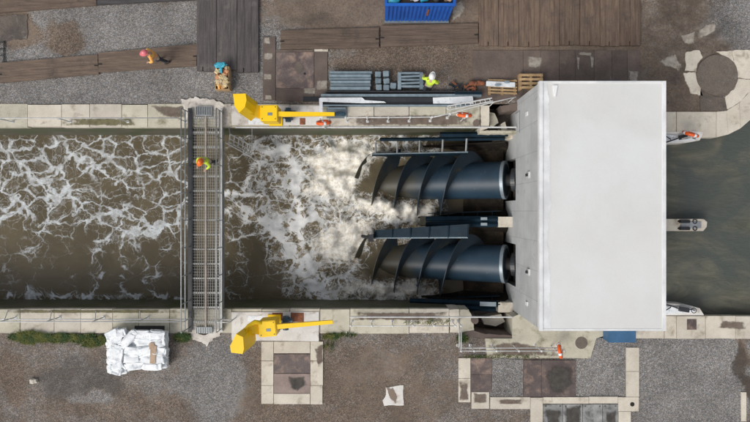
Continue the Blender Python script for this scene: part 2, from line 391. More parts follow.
def soft_patch(name, mat, pts, z, seed=0):
    """thin film of dirt or mortar whose cover fades out towards its rim"""
    n=len(pts); cx=sum(p[0] for p in pts)/n; cy=sum(p[1] for p in pts)/n
    ring=[]
    for i,p in enumerate(pts):
        q=pts[(i+1)%n]; m=max(1,int(math.dist(p,q)/.12))
        ring+= [(p[0]+(q[0]-p[0])*k/m, p[1]+(q[1]-p[1])*k/m) for k in range(m)]
    vs=[(cx,cy,z)]; fd=[1.]
    for f,a in ((.35,1.),(.65,.85),(.9,.45),(1.18,0.)):
        for x,y in ring: vs.append((cx+(x-cx)*f, cy+(y-cy)*f, z)); fd.append(a)
    N=len(ring); fs=[(0,1+i,1+(i+1)%N) for i in range(N)]
    for r_ in range(3):
        for i in range(N): a=1+r_*N+i; c=1+r_*N+(i+1)%N; fs.append((a,a+N,c+N,c))
    me=bpy.data.meshes.new(name); me.from_pydata([(x-cx,y-cy,0) for x,y,_ in vs],[],fs)
    at=me.color_attributes.new('cover','FLOAT_COLOR','POINT')
    for i,f in enumerate(fd): at.data[i].color=(f,f,f,1)
    me.materials.append(MAT[mat]); o=bpy.data.objects.new(name,me); C.objects.link(o); o.location=(cx,cy,z); return o
def pp(pts): return [(X(a),Y(b)) for a,b in pts]

# ------------------------------------------------------------------ ground
inner = [(640,112),(727,112),(739,103),(750,91),(757,80),(766,60),(772,30),(776,-60),(776,-400)]
def curve_x(py):
    for (x0,y0),(x1,y1) in zip(inner, inner[1:]):
        if y1 <= py <= y0 and y0 != y1: return x0+(x1-x0)*(y0-py)/(y0-y1)
    return None
def cutout(px, py):
    if 104 < py < 333 and px <= 470: return True
    if 104 < py < 338 and 470 < px < 520: return True
    if 112 < py < 338 and px >= 520: return True
    cx = curve_x(py)
    return cx is not None and px > cx+3 and py <= 112
def axis(lo, hi, step, extra):
    a = list(np.arange(lo, hi+1e-6, step))+extra; a = sorted(set(round(v,4) for v in a)); out=[a[0]]
    for v in a[1:]:
        if v-out[-1] > .01: out.append(v)
    return out
xs = [-300,-120,-60,-35,-26]+axis(-21,21,.16,[X(470),X(520),X(512)])+[26,35,60,120,300]
ys = [-300,-120,-60,-35,-20]+axis(-13,13,.16,[Y(104),Y(333),Y(338),Y(112)])+[20,35,60,120,300]
zone_blobs = [ # px, py, rx, ry, channel(0 brown,1 wet,2 smooth), amount
 (130,60,170,55,0,-.9),(130,60,160,50,2,-1),
 (62,38,26,20,0,1.3),(62,40,20,16,2,.9),(12,30,22,18,0,1.5),(12,30,20,18,2,1.2),(152,84,12,6,0,.7),
 (240,88,34,26,0,-.35),
 (385,12,120,22,0,.5),(385,12,120,20,2,.9),(350,25,60,16,1,.3),(300,10,30,16,1,.3),
 (400,62,72,16,0,.35),(400,62,66,12,2,-.5),(465,20,20,30,2,.9),
 (560,62,90,26,0,.5),(560,62,90,26,2,1),
 (690,30,60,45,0,.25),(690,30,60,45,1,.55),(690,40,60,40,2,.75),(735,20,22,36,0,-.6),(735,20,22,36,2,-.8),(680,95,36,28,0,.6),(680,95,40,28,1,.45),(680,95,40,28,2,.8),
 (80,378,45,26,1,.75),(90,395,14,10,1,-.7),(90,395,16,9,0,-.5),(10,380,16,30,0,.4),(130,340,18,9,1,.6),
 (215,378,30,40,0,-.75),(215,378,30,40,2,-.3),(120,405,80,20,0,.2),(160,380,20,20,0,-.2),
 (330,400,110,60,0,.25),(370,365,30,16,1,.35),(372,365,28,14,2,.6),(400,390,90,40,2,.15),(240,400,20,14,2,.4),
 (690,380,62,50,0,-1.4),(690,380,62,50,2,-1),(600,372,34,34,0,-1),(600,372,34,34,2,-1),(600,372,30,30,1,.15),
 (505,378,20,20,0,-1.2),(505,378,20,20,2,-1),(746,385,7,45,0,1.3),(746,385,7,45,1,.9),(746,385,7,45,2,1),
 (190,340,14,8,0,.2),(340,345,20,9,1,.35),
]
def make_ground():
    nx, ny = len(xs), len(ys)
    gx, gy = np.meshgrid(np.array(xs), np.array(ys)); gx=gx.ravel(); gy=gy.ravel()
    px = gx*S+375; py = 211-gy*S
    z = np.zeros_like(gx)
    inn = (abs(gx)<21)&(abs(gy)<13)
    idx = np.nonzero(inn)[0]
    for i in idx:
        z[i] = .022*noise.noise(Vector((gx[i]*.6,gy[i]*.6,3)))+.008*noise.noise(Vector((gx[i]*3,gy[i]*3,3))) - .02
    ch = np.stack([np.full(gx.shape,.55), np.zeros(gx.shape), np.full(gx.shape,.30)],1)
    wx = np.zeros(gx.shape); wy = np.zeros(gx.shape)
    for i in idx:
        wx[i] = 16*noise.fractal(Vector((gx[i]*.45,gy[i]*.45,11)),1,2,3); wy[i] = 14*noise.fractal(Vector((gx[i]*.45,gy[i]*.45,31)),1,2,3)
    px0, py0 = px, py
    for cx,cy,rx,ry,c,a in zone_blobs:
        k_ = 0 if rx>55 and cx>560 else 1
        px = px0+wx*k_; py = py0+wy*k_
        d = np.sqrt(((px-cx)/rx)**2+((py-cy)/ry)**2)
        ch[:,c] += a*np.clip((1.25-d)/.55,0,1)
    ch = np.clip(ch,0,1)
    me = bpy.data.meshes.new('ground'); faces = []
    for j in range(ny-1):
        for i in range(nx-1):
            cx = (xs[i]+xs[i+1])/2; cy=(ys[j]+ys[j+1])/2
            if cutout(cx*S+375, 211-cy*S): continue
            a=j*nx+i; faces.append((a,a+1,a+1+nx,a+nx))
    me.from_pydata(list(zip(gx.tolist(),gy.tolist(),z.tolist())), [], faces)
    at = me.color_attributes.new('zone','FLOAT_COLOR','POINT')
    at.data.foreach_set('color', np.concatenate([ch,np.ones((len(ch),1))],1).ravel().astype(np.float32))
    for p in me.polygons: p.use_smooth=True
    me.materials.append(MAT['ground'])
    o = bpy.data.objects.new('ground', me); C.objects.link(o); struct(o)
make_ground()

# ------------------------------------------------------------------ water
WZ = -2.9
def dist_poly(px, py, pts):
    d = np.full(px.shape, 1e9)
    for (x0,y0),(x1,y1) in zip(pts, pts[1:]):
        L = (x1-x0)**2+(y1-y0)**2+1e-9; t = np.clip(((px-x0)*(x1-x0)+(py-y0)*(y1-y0))/L,0,1)
        d = np.minimum(d, np.hypot(px-x0-t*(x1-x0), py-y0-t*(y1-y0)))
    return d
def make_tailwater():
    st=.085
    X0=-22.; X1=5.2; Y0=Y(336); Y1=Y(103)
    ax = np.concatenate([[-300,-120,-60,-35,-26], np.arange(X0,X1,st)]); ay = np.linspace(Y0,Y1,int((Y1-Y0)/st))
    gx,gy = np.meshgrid(ax,ay); gx=gx.ravel(); gy=gy.ravel()
    k = H/(H-WZ); px = gx*k*S+375; py = 211-gy*k*S
    n = len(gx); wob = np.zeros((n,3))
    for i in range(n):
        wob[i,0]=noise.noise(Vector((gx[i]*.9,gy[i]*.9,1))); wob[i,1]=noise.noise(Vector((gx[i]*.9,gy[i]*.9,8))); wob[i,2]=noise.fractal(Vector((gx[i]*1.6,gy[i]*1.6,4)),1,2,4)
    qx = px+9*wob[:,0]; qy = py+9*wob[:,1]
    R = np.zeros(n); G=np.zeros(n); Bc=np.zeros(n)
    left = np.clip((198-px)/14,0,1); 
    R += left*(.09*np.clip((240-py)/20,0,1)+.05)
    def L(arr, pts, w, a, warped=True):
        d = dist_poly(qx if warped else px, qy if warped else py, pts); arr += a*np.exp(-(d/w)**2)
    L(R,[(-40,148),(0,152),(30,160),(60,166),(100,160),(140,168),(186,178)],10,.17)
    L(R,[(-40,218),(0,212),(35,200),(68,192),(105,214),(150,228),(190,212)],9,.21)
    L(R,[(-20,182),(30,178),(60,188)],7,.2); L(R,[(60,205),(40,235),(30,250)],6,.15)
    L(R,[(55,142),(120,141),(186,150)],7,.12); L(R,[(120,165),(150,185),(186,200)],6,.12); L(R,[(100,240),(135,236),(160,228)],5,.18)
    L(R,[(130,240),(142,262),(145,280)],4,.13); L(R,[(96,240),(100,262),(92,296)],4,.13); L(R,[(165,240),(160,270),(155,295)],4,.13); L(R,[(118,240),(124,270),(126,292)],3,.13)
    L(R,[(10,294),(30,296),(40,294),(60,297),(85,297),(110,297),(150,296),(185,297)],2.4,.45,False); L(R,[(28,290),(42,294)],3.4,.4,False)
    L(R,[(150,232),(165,228),(182,222)],3,.25); L(R,[(128,233),(140,236)],3.2,.3)
    # turbulent side
    edge_l = np.interp(py, [138,150,170,195,215,240,255,275,300,308],[232,246,250,246,240,250,262,276,290,300])
    turb = np.clip((qx-edge_l)/16,0,1)*np.clip((452-px)/30,0,1)
    G += turb*.35
    for cx,cy,rx,ry,a in [(300,165,40,20,.35),(270,190,22,26,.30),(315,200,40,25,.25),(300,270,38,26,.25),(258,220,14,12,.5),(350,150,50,10,.3),(380,285,50,18,.2),(400,215,25,12,.3),(330,290,40,9,.35)]:
        G += .5*a*np.exp(-(((qx-cx)/rx)**2+((qy-cy)/ry)**2))
    for cx,cy,rx,ry,a in [(352,163,24,17,1.0),(335,180,22,13,.9),(338,243,20,15,1.05),(352,232,16,10,.8),(368,205,20,9,.55),(322,160,18,9,.55),(402,210,18,9,.8),(310,190,20,8,.4),(378,276,20,14,.7),(390,240,10,8,.5),(410,288,20,8,.6),(425,214,12,6,.6),(430,292,12,5,.5),(300,215,22,6,.25),(350,290,20,8,.3),(376,180,14,20,.4)]:
        Bc += a*np.exp(-(((qx-cx)/rx)**2+((qy-cy)/ry)**2))
    Bc += turb*.30*np.clip((px-290)/40,0,1)
    for pts,w,a in [([(224,194),(240,197),(256,200)],1.8,.6),([(222,215),(238,208),(252,212)],1.4,.5),([(245,216),(262,222),(280,220)],3,.6),
                    ([(272,222),(285,245),(300,270),(318,292),(328,300)],2.6,.65),([(282,150),(292,175),(300,200),(296,230),(304,255)],2.2,.5),
                    ([(262,160),(250,178),(244,190)],2.2,.55),([(300,245),(312,268),(330,285)],2,.5),([(318,215),(300,225),(290,240)],1.8,.4),
                    ([(250,150),(270,152),(290,146)],1.8,.45),([(225,232),(236,240),(250,238)],1.,.4),([(230,150),(240,160)],1.2,.4)]:
        L(G,pts,w*1.6,a*1.4)
    R += .10*np.clip((px-222)/5,0,1)*np.clip((262-px)/20,0,1)
    for cy in (176,261):
        bay = np.clip(1.4-np.sqrt(((px-393-(py-cy)*-.35)/31)**4+((py-cy)/21)**4),0,1)
        R *= 1-bay; G *= 1-.97*bay; Bc *= 1-bay; turb = turb*(1-bay*.8); heap_k = 1-bay if cy==176 else heap_k*(1-bay)
    col = np.stack([R,G,Bc],1); col=np.clip(col,0,1.4)
    heap = np.exp(-(((px-392)/22)**2+((py-211)/10)**2))+np.exp(-(((px-384)/22)**2+((py-282)/14)**2))+.15*np.exp(-(((px-378)/14)**2+((py-190)/18)**2))
    z = WZ + .34*heap*heap_k*(1+.7*wob[:,2]) + .008*wob[:,2] + turb*.15*wob[:,2] + .22*np.clip(Bc,0,1)*turb*(.6+.8*wob[:,2]) + .04*np.clip(R,0,1)
    nx,ny=len(ax),len(ay); faces=[(j*nx+i,j*nx+i+1,(j+1)*nx+i+1,(j+1)*nx+i) for j in range(ny-1) for i in range(nx-1)]
    me = bpy.data.meshes.new('tailrace_water'); me.from_pydata(list(zip(gx.tolist(),gy.tolist(),z.tolist())),[],faces)
    at = me.color_attributes.new('foam','FLOAT_COLOR','POINT'); at.data.foreach_set('color', np.concatenate([col,np.ones((n,1))],1).ravel().astype(np.float32))
    for p in me.polygons: p.use_smooth=True
    me.materials.append(MAT['water']); o=bpy.data.objects.new('tailrace_water',me); C.objects.link(o); struct(o)
make_tailwater()
b = B()
b.quad([(11.0,-60,-.62),(300,-60,-.62),(300,300,-.62),(11.0,300,-.62)])
o = b.build('headrace_water','upwater'); struct(o)
# beds so nothing is hollow below
b = B(); b.box(-300,11,Y(345),Y(95),-5.2,-5.0); struct(b.build('channel_bed','bed'))
# sloping chamber floor under the screws
b = B(); x0=X(505); b.loft([[(6.3,Y(330),-2.05),(6.3,Y(112),-2.05),(6.3,Y(112),-5),(6.3,Y(330),-5)],[(1.2,Y(330),-4.4),(1.2,Y(112),-4.4),(1.2,Y(112),-5),(1.2,Y(330),-5)]])
struct(b.build('chamber_floor','bed'))

# ------------------------------------------------------------------ quay walls with coping stones
def quay(name, label, joints, py_in, py_out, mats, zt=.035, x_lo=-60, seed=0, jit=.0):
    """py_in: channel-side edge, py_out: yard-side edge"""
    r = thing(name, label, 'quay wall', (X((joints[0]+joints[-1])/2), Y(py_out), 0))
    sgn = 1 if py_in > py_out else -1
    b = B(); b.box(X(joints[0]),X(joints[-1]),Y(py_in-sgn*.25),Y(py_out+sgn*.4),-5,-.32); b.build('wall_face','quay',r)
    rr = random.Random(seed)
    for a,c in zip(joints, joints[1:]):
        b = B(); g=.28
        b.rect(a+g,py_in+rr.uniform(-jit,jit),c-g,py_out+rr.uniform(-jit,jit),-.318,zt+rr.uniform(-.008,.008))
        b.build('coping_stone', rr.choice(mats), r, bevel=.012)
    return r
quay('quay_wall','long north quay wall of cream coping stones above the foaming channel',
     [-260,-200,-150,-100,-60,-20,28,62,90,122,148,187,232,290,330,374,409,446,480], 127, 104.5, ['stone','stone','stone_moss'], seed=1, jit=.5)
quay('quay_wall','long south quay wall of mossy cream coping stones behind the white sacks',
     [-260,-200,-150,-100,-60,-20,20.5,54.5,81,113,139,170,194,232,262,290,320,350,409,449], 309, 333, ['stone','stone_moss'], seed=2, jit=.4)
quay('quay_wall','south quay wall of cream stones beside the calm upstream water',
     [608,634,664,676,705,735,775,820,900,1100], 316, 338.5, ['stone'], seed=3, jit=.3)
# curved upstream north quay
r = thing('quay_wall','curved north quay wall of cream stones bending round the calm upstream water','quay wall',W(700,120))
outer = [(640,137),(676,137),(716,137.5),(728,134.5),(740,128.5),(752,118),(764,104),(772,80),(778,40),(782,0),(784,-60)]
inn2  = [(640,112),(676,112),(716,112),(726,111),(739,103),(750,91),(757,80),(763,62),(768,30),(770,0),(771,-60)]
def quad_bm(b, i0, i1, z0, z1, k0=.01, k1=.99, wo=0):
    poly=[]
    for t_ in (k0,k1):
        poly.append(((outer[i0][0]+(outer[i1][0]-outer[i0][0])*t_, outer[i0][1]+(outer[i1][1]-outer[i0][1])*t_)))
    for t_ in (k1,k0):
        poly.append(((inn2[i0][0]+(inn2[i1][0]-inn2[i0][0])*t_, inn2[i0][1]+(inn2[i1][1]-inn2[i0][1])*t_)))
    b.prism(pp(poly), z0, z1)
b = B()
b.prism(pp([(x-.4,y-.4) for x,y in outer]+inn2[::-1]), -5, -.4); b.build('wall_face','quay',r)
for i in range(len(outer)-1):
    b=B()
    if i==3:   # one curved stone made of two facets
        continue
    quad_bm(b,i,i+1,-.39,.035); 
    b.build('coping_stone','stone',r,bevel=.01)
b=B(); quad_bm(b,3,4,-.39,.03); b.build('coping_stone','stone',r,bevel=.01)

# chamber side masonry, broken recesses by the building (north)
def slab(name, mat, poly, z1, label, cat, z0=-.12, jag=0, group=None, bevel=.01, seed=0):
    pts = pp(poly)
    if mat in ('worn','worn2'): return tag(soft_patch(name,mat,pts,z1),label,cat,group)
    if jag: pts = irregular(pts, jag, .18, seed)
    b = B(); b.prism(pts, z0, z1); o = b.build(name, mat, bevel=bevel if not jag else 0); return tag(o,label,cat,group)
def chamber(label, y_in, y_out, x0, x1, blocks, base):
    r = thing('chamber_wall', label, 'wall', W((x0+x1)/2,(y_in+y_out)/2))
    b=B(); b.rect(x0,y_in,x1,y_out,-5,base); b.build('recess_floor','darkconc',r)
    for i,(poly,z) in enumerate(blocks):
        b=B(); b.prism(irregular(pp(poly),.03,.15,i),base+.003,z); b.build('masonry_block',['stone','stone_moss','brownconc'][i%3],r)
    return r
chamber('broken masonry recess on the north side by the grey powerhouse wall',133,104,480.3,519,[
  ([(480.5,106),(489,106),(489,128),(480.5,130)],.02),([(489,110),(497,112),(500,122),(492,127)],-.35),
  ([(500,106),(519,102.5),(519,110),(502,112)],.03),([(503,122),(508,120),(510,129),(504,130)],-.5),([(480.5,130),(519,130),(519,133),(480.5,133)],-.2)],-1.3)
chamber('broken masonry recess on the south side by the grey powerhouse wall',309,337.9,449.3,512,[
  ([(449.5,309.3),(459,309.3),(459,333),(449.5,333)],.02),([(459,309.5),(469,310),(473,318),(474,331),(466,336),(459,335)],-.04),
  ([(459,333),(474,331),(486,334),(512,335.5),(512,337.8),(459,337.8)],.01),([(486,322),(506,318),(510,326),(500,331),(488,328)],-1.0)],-1.7)
# round pipes standing in the recesses
for (a,c,rad,lab) in [(476,123.5,3.4,'round concrete post at the north masonry recess beside the lifebuoy'),(474.5,320,3.6,'round brown concrete post at the edge of the south masonry recess')]:
    b=B(); b.disc((X(a),Y(c)),rad/S,-1.6,.12,24); tag(b.build('round_post','brownconc',bevel=.03),lab,'post')
# abutment beside powerhouse, south
o=slab('abutment','stone_moss',[(512,317),(520,313.5),(640,313.5),(606,335),(596,338),(590,358),(561,357.5),(536,357.5),(498,357),(487,357),(485,338.2),(512,338.2)],.05,'mossy pale concrete apron along the south side of the powerhouse','concrete apron',z0=-2.2,jag=.0)
b=B(); b.disc((X(581),Y(342.5)),6.2/S,.03,.054,30); b2=b.build('round_cover','lidconc'); tag(b2,'round dark lid in the pale concrete apron near the powerhouse roof','cover')
slab('abutment','stone',[(519,100),(519,112.2),(640,112.2),(640,100)],.04,'pale concrete ledge hidden under the north edge of the powerhouse','concrete apron',z0=-3)

# ------------------------------------------------------------------ powerhouse
BX0,BX1,BY0,BY1,BZ = X(517.2),X(624.3),Y(313.1),Y(100.2),3.64
r = thing('powerhouse','grey concrete powerhouse with a flat off-white roof across the channel','building',((BX0+BX1)/2,(BY0+BY1)/2,0))
# screw data
SCR=[]
for yc in (180,264):
    A = W(506,yc,-1.10); Bp = Vector((-.22, A.y, -1.10-(A.x+.22)*.45))
    SCR.append((A,Bp))
oz1=-.28
b=B(); b.box(BX0,BX0+.35,BY0,BY1,oz1,BZ-.25)
ys_=[BY0-.0]+[]
op=[(SCR[1][0].y-.98,SCR[1][0].y+.98),(SCR[0][0].y-.98,SCR[0][0].y+.98)]
for a,c in ((BY0,op[0][0]),(op[0][1],op[1][0]),(op[1][1],BY1)): b.box(BX0,BX0+.35,a,c,-4,oz1)
b.box(BX0+.351,BX1,BY0,BY0+.3,-3,BZ-.25); b.box(BX0+.351,BX1,BY1-.3,BY1,-3,BZ-.25); b.box(BX1-.3,BX1-.001,BY0+.301,BY1-.301,-3,BZ-.25)
b.build('wall','wallc',r)
b=B(); b.box(BX0+1.6,BX0+1.7,BY0+.31,BY1-.31,-4,BZ-.3); b.box(BX0+.352,BX0+1.6,BY0+.31,BY1-.31,-2.2,-2.1); b.build('inner_wall','darkconc',r)
b=B(); b.box(BX0-.02,BX1+.02,BY0-.02,BY1+.02,BZ-.249,BZ-.03); rf=b.build('roof','roof',r)
b=B(); w=.05
b.box(BX0-.045,BX0+.10,BY0-.045,BY1+.045,BZ-.2,BZ+.02)
b.build('roof_trim','trim',rf,bevel=.012)
b=B(); b.box(BX1-.08,BX1+.045,BY0-.045,BY1+.045,BZ-.2,BZ+.01); b.box(BX0+.105,BX1-.085,BY0-.045,BY0+.03,BZ-.2,BZ-.02); b.box(BX0+.105,BX1-.085,BY1-.03,BY1+.045,BZ-.2,BZ+.0)
b.build('roof_trim','trim',rf,bevel=.01)
b=B(); p=[W(553,85.5,BZ),W(557.5,85.5,BZ),W(555.5,96.5,BZ),W(554.3,96.5,BZ)]
b.prism([(v.x,v.y) for v in p],BZ-.03,BZ+.03); b.build('roof_outlet','trim',rf)
b=B(); b.prism(irregular([(BX0+.11,BY0+.04),(BX0+.42,BY0+.04),(BX0+.36,BY0+2.2),(BX0+.30,BY0+3.4),(BX0+.40,BY0+5),(BX0+.38,BY1-2),(BX0+.28,BY1-.04),(BX0+.11,BY1-.04)],.05),BZ-.04,BZ-.022); b.build('painted_glare_strip','trim',rf)  # white strip paints the reflection off pooled water into the roof colour
for yy in (175,272):
    z=2.0; y=W(0,yy,z).y
    f=B(); f.box(BX0-.07,BX0+.0,y-.13,y+.13,z-.16,z+.16); l=f.build('wall_lamp','steel_w',r,bevel=.02)
    f=B(); f.box(BX0-.13,BX0-.071,y-.055,y+.055,z-.1,z+.1); f.build('lamp_glass','rubber',l,bevel=.02)
for yy in (114,303.5):
    z=1.7; y=W(0,yy,z).y
    f=B(); f.box(BX0-.05,BX0,y-.08,y+.08,z-.13,z+.13); f.build('wall_vent','trim',r,bevel=.01)
# conduit on the wall
b=B(); b.tube([(BX0-.03,Y(113),-.2),(BX0-.03,Y(113),.5),(BX0-.03,Y(134),.5)],.02); b.build('conduit','steel',r)

# ------------------------------------------------------------------ screws
def screw(i, label):
    A,Bp = SCR[i]; ax=(Bp-A).normalized(); L=(Bp-A).length
    v = Vector((0,1,0)); u = v.cross(ax).normalized()
    if u.z<0: u=-u
    r = thing('archimedes_screw',label,'hydro screw',A)
    b=B(); seg=64; rt=.885
    rings=[[A+ax*s+(v*math.cos(a)+u*math.sin(a))*rt for a in [2*PI*k/seg for k in range(seg)]] for s in (0,L*.25,L*.5,L*.75,L)]
    b.loft(rings); tb=b.build('core_tube','tube2',r,smooth=True)
    m=tb.modifiers.new('es','EDGE_SPLIT'); m.split_angle=.8
    b=B(); rings=[[A+ax*s+(v*math.cos(a)+u*math.sin(a))*q for a in [2*PI*k/seg for k in range(seg)]] for s,q in ((.13,rt+.002),(.13,rt+.03),(-.015,rt+.03),(-.015,rt*.86))]
    b.loft(rings,False); b.build('flange','flange',r)
    b=B(); b.tube([A-ax*.01,A-ax*1.0],.28,24); b.build('shaft','rubber',r)
    b=B(); b.tube([A-ax*.3,A-ax*.5],.55,32); b.build('bearing_ring','black',r)
    b=B(); RT=1.76
    oo=[[A+ax*q+(v*math.cos(a)+u*math.sin(a))*RT for a in [PI+PI*k/24 for k in range(25)]]+[A+ax*q+(v*math.cos(a)+u*math.sin(a))*(RT+.07) for a in [2*PI-PI*k/24 for k in range(25)]] for q in (.05,L)]
    b.loft(oo); tr_=b.build('trough','trough',None,smooth=False); tag(tr_,['dark half-round trough under the northern hydro screw','dark half-round trough under the southern hydro screw'][i],'trough')
    lead=3.66; R=1.72
    for st in range(3):
        b=B(); n=150; s0=1.05+st*lead/3; turns=(L-s0+.1)/lead
        prev=None
        for k in range(n+1):
            f=k/n; s=s0+f*turns*lead; a=2*PI*f*turns - PI*.20   # moves from y+ over the top to y- as s grows
            grow=min(1,(f*turns)/.30); rr_=rt+(R-rt)*math.sin(grow*PI/2)
            d=v*math.cos(a)+u*math.sin(a)
            row=[]
            for q in (0,.5,1):
                rad=rt-.02+(rr_-rt+.02)*q
                row.append((A+ax*(s-.016)+d*rad, A+ax*(s+.016)+d*rad))
            ring=[b.bm.verts.new(row[0][0]),b.bm.verts.new(row[1][0]),b.bm.verts.new(row[2][0]),b.bm.verts.new(row[2][1]),b.bm.verts.new(row[1][1]),b.bm.verts.new(row[0][1])]
            if prev:
                for j in range(6): b.bm.faces.new((prev[j],prev[(j+1)%6],ring[(j+1)%6],ring[j]))
            prev=ring
        b.build('flight','flight',r)
    return r
screw(0,'northern of two dark blue hydro screws churning the water by the powerhouse')
screw(1,'southern of two dark blue hydro screws churning the water by the powerhouse')

# trough guards
def path(a,c): return [a,c]
r=thing('trough_guard','open navy steel frame with struts along the north side of the upper screw','steel frame',W(420,150,-1.4))
za,zb=-.75,-2.5
p0=W(468,152,za); p1=W(372,154,zb)
b=B(); b.loft([[p0+Vector((0,.05,0)),p0+Vector((0,-.06,0)),p0+Vector((0,-.1,-.7)),p0+Vector((0,.02,-.7))],[p1+Vector((0,.05,0)),p1+Vector((0,-.06,0)),p1+Vector((0,-.1,-.7)),p1+Vector((0,.02,-.7))]]); b.build('side_plate','navy',r)
q0=W(505,138.5,-.7); q1=W(380,139.5,-2.2)
b=B(); b.tube([q0,q1],.09,4); b.build('upper_beam','navy',r)
for k in range(5):
    f=.02+k*.235; a=p0.lerp(p1,f); c=Vector((a.x,q0.y-.02,a.z+.25))
    b=B(); b.tube([a+Vector((0,0,-.0)),c],.045,4); b.build('strut','steel',r)
b=B(); b.tube([p0+Vector((0,0,.03)),p1+Vector((0,0,.03))],.035,6); b.build('edge_pipe','greyblue',r)
r=thing('trough_guard','solid navy ribbed steel plate between the two hydro screws','steel plate',W(420,231,-1.4))
t0=W(470,224,-.55); t1=W(376,230,-2.35); e0=W(468,237.5,-.7); e1=W(371,238,-2.6)
b=B(); d=Vector((0,0,-.05)); b.loft([[t0,e0,e0+d,t0+d],[t1,e1,e1+d,t1+d]]); b.build('side_plate','navy',r)
for k in range(6):
    f=k/5; a=t0.lerp(t1,f*.98+.01); c=e0.lerp(e1,f*.98+.01)
    b=B(); b.obox((a+c)/2+Vector((0,0,.03)),(.05,(a-c).length,.07),(math.atan2(a.z-c.z,a.y-c.y),0,0)); b.build('rib','navy',r)
b=B(); b.tube([e0,e1],.035,6); b.build('edge_pipe','greyblue',r)
b=B(); b.obox(W(371,238,-2.3),(.25,.35,.3)); b.tube([W(371,238,-2.3),W(362,236,-2.6)],.08,8); b.build('lower_bearing','black',r)
r=thing('trough_guard','low navy steel edge along the south side of the lower screw','steel plate',W(450,304,-1.3))
b=B(); b.tube([W(500,304,-.9),W(410,301,-1.9)],.14,4); b.tube([W(496,309,-.9),W(400,306,-1.9)],.12,4); b.build('side_beam','navy',r)
b=B(); b.obox(W(488,304,-.8),(.75,.2,.06),(0,-.2,0)); b.build('cover_strip','flange',r)
for (y0,y1,z0,z1,lab,nn) in [(211,213.5,-1.35,-2.75,'dark ribbed side plate along the south edge of the upper screw',5),(296,298.5,-1.35,-2.75,'dark ribbed side plate along the south edge of the lower screw',5)]:
    r=thing('side_guard',lab,'steel plate',W(450,y0,z0)); p=W(500,y0,z0); q=W(428,y1,z1); d=Vector((0,0,-.35))
    b=B(); b.loft([[p+Vector((0,.02,0)),p-Vector((0,.02,0)),p-Vector((0,.02,0))+d,p+Vector((0,.02,0))+d],[q+Vector((0,.02,0)),q-Vector((0,.02,0)),q-Vector((0,.02,0))+d,q+Vector((0,.02,0))+d]]); b.build('plate','navy',r)
    for k in range(nn):
        a=p.lerp(q,(k+.5)/nn); b=B(); b.obox(a+Vector((0,-.1,-.08)),(.04,.2,.1)); b.build('rib','navy',r)
# divider wall
r=thing('divider_wall','dark divider wall between the two screws with a beige end block','wall',W(465,222,-1.5))
b=B(); b.loft([[ (X(508)*1.03,Y(217),-1.2),(X(508)*1.03,Y(227),-1.2),(X(508)*1.03,Y(227),-4.9),(X(508)*1.03,Y(217),-4.9)],[(X(425),Y(217.5),-2.8),(X(425),Y(226.5),-2.8),(X(425),Y(226.5),-4.9),(X(425),Y(217.5),-4.9)]]); b.build('wall','quay',r)
for yy in (218.7,224.2):
    b=B(); b.tube([W(498,yy,-.95),W(426,yy+.3,-2.05)],.13,4); b.build('beam','navy',r)
    b=B(); b.obox(W(484,yy,-1.0),(.3,.13,.05),(0,-.25,0)); b.build('cap','flange',r)
b=B(); b.box(X(498)*1.035,BX0-.005,Y(227.2)*1.035,Y(216.8)*1.035,-1.9,-.85); b.build('end_block','stone',r,bevel=.02)
for yy,lab in ((307.5,'beige concrete block in the south corner beside the lower screw'),(134,'beige concrete block in the north corner beside the upper screw')):
    b=B(); b.box(X(498.5)*1.03,BX0-.005,Y(yy+5)*1.03,Y(yy-5)*1.03,-2.2,-.8); tag(b.build('concrete_block','stone',bevel=.02),lab,'block')
b=B(); b.tube([W(508,134,-.7),W(440,134.5,-.9)],.12,4); tag(b.build('steel_beam','navy'),'dark navy beam along the foot of the north quay wall','beam')
# timber fender on north wall face
b=B(); b.rect(236,126.9,480,128.2,-.02,.09); tag(b.build('edge_rail','steel_w'),'long thin white edging strip along the north quay from the bridge','edging')
b=B(); b.tube([W(350,317,.35),W(512,317,.35)],.035,8)
tag(b.build('pipe_rail','steel_w'),'long thin cream pipe running along the south quay to the powerhouse','pipe')
b=B(); b.rect(480.2,126.9,516,128.2,.0,.09); b.rect(480.2,126.0,483,129,-.6,-.0); tag(b.build('edge_rail','steel_w'),'short white edging strip crossing the north masonry recess','edging')

# ------------------------------------------------------------------ railings
def railing(label, pts, h=1.1, posts=None, rails=(1.,.5), rad=.024, mat='steel_w', brace=0, cap=False):
    """pts in px at ground"""
    P3=[Vector((X(a),Y(c),0)) for a,c in pts]; r=thing('railing',label,'railing',P3[0])
    for q in rails:
        b=B(); b.tube([p+Vector((0,0,h*q)) for p in P3],rad,8); b.build('rail',mat,r,smooth=True)
    for a,c in zip(P3,P3[1:]):
        n=max(1,round((c-a).length/(posts or 1.5)))
        for k in range(n+(1 if c is P3[-1] else 0)):
            p=a.lerp(c,k/n); b=B(); b.tube([p+Vector((0,0,.02)),p+Vector((0,0,h))],rad*1.05,8); b.obox(p+Vector((0,0,.045)),(.12,.12,.02))
            if cap: b.blob(p+Vector((0,0,h+.02)),(.11,.11,.08),sub=2,n=0,e=1)
            if brace: b.tube([p+Vector((0,0,h*.75)),p+Vector((-.35*brace,.28,.04))],rad*.8,6)
            b.build('post',mat,r)
    return r
railing('white pipe railing along the south quay left of the footbridge',[(-160,317),(192,317)],posts=2.1,brace=1)
railing('pale pipe railing along the north quay left of the footbridge',[(-160,122),(186,122)],posts=2.6,rails=(1.,))
railing('short white railing between the footbridge and the lower yellow winch',[(224,317.5),(236,317.5)],posts=.5)
railing('slack white post railing along the north quay under the steel stack',[(347,121.5),(388,121.5),(430,121),(447,118)],posts=1.0,rails=(1.,),cap=True)
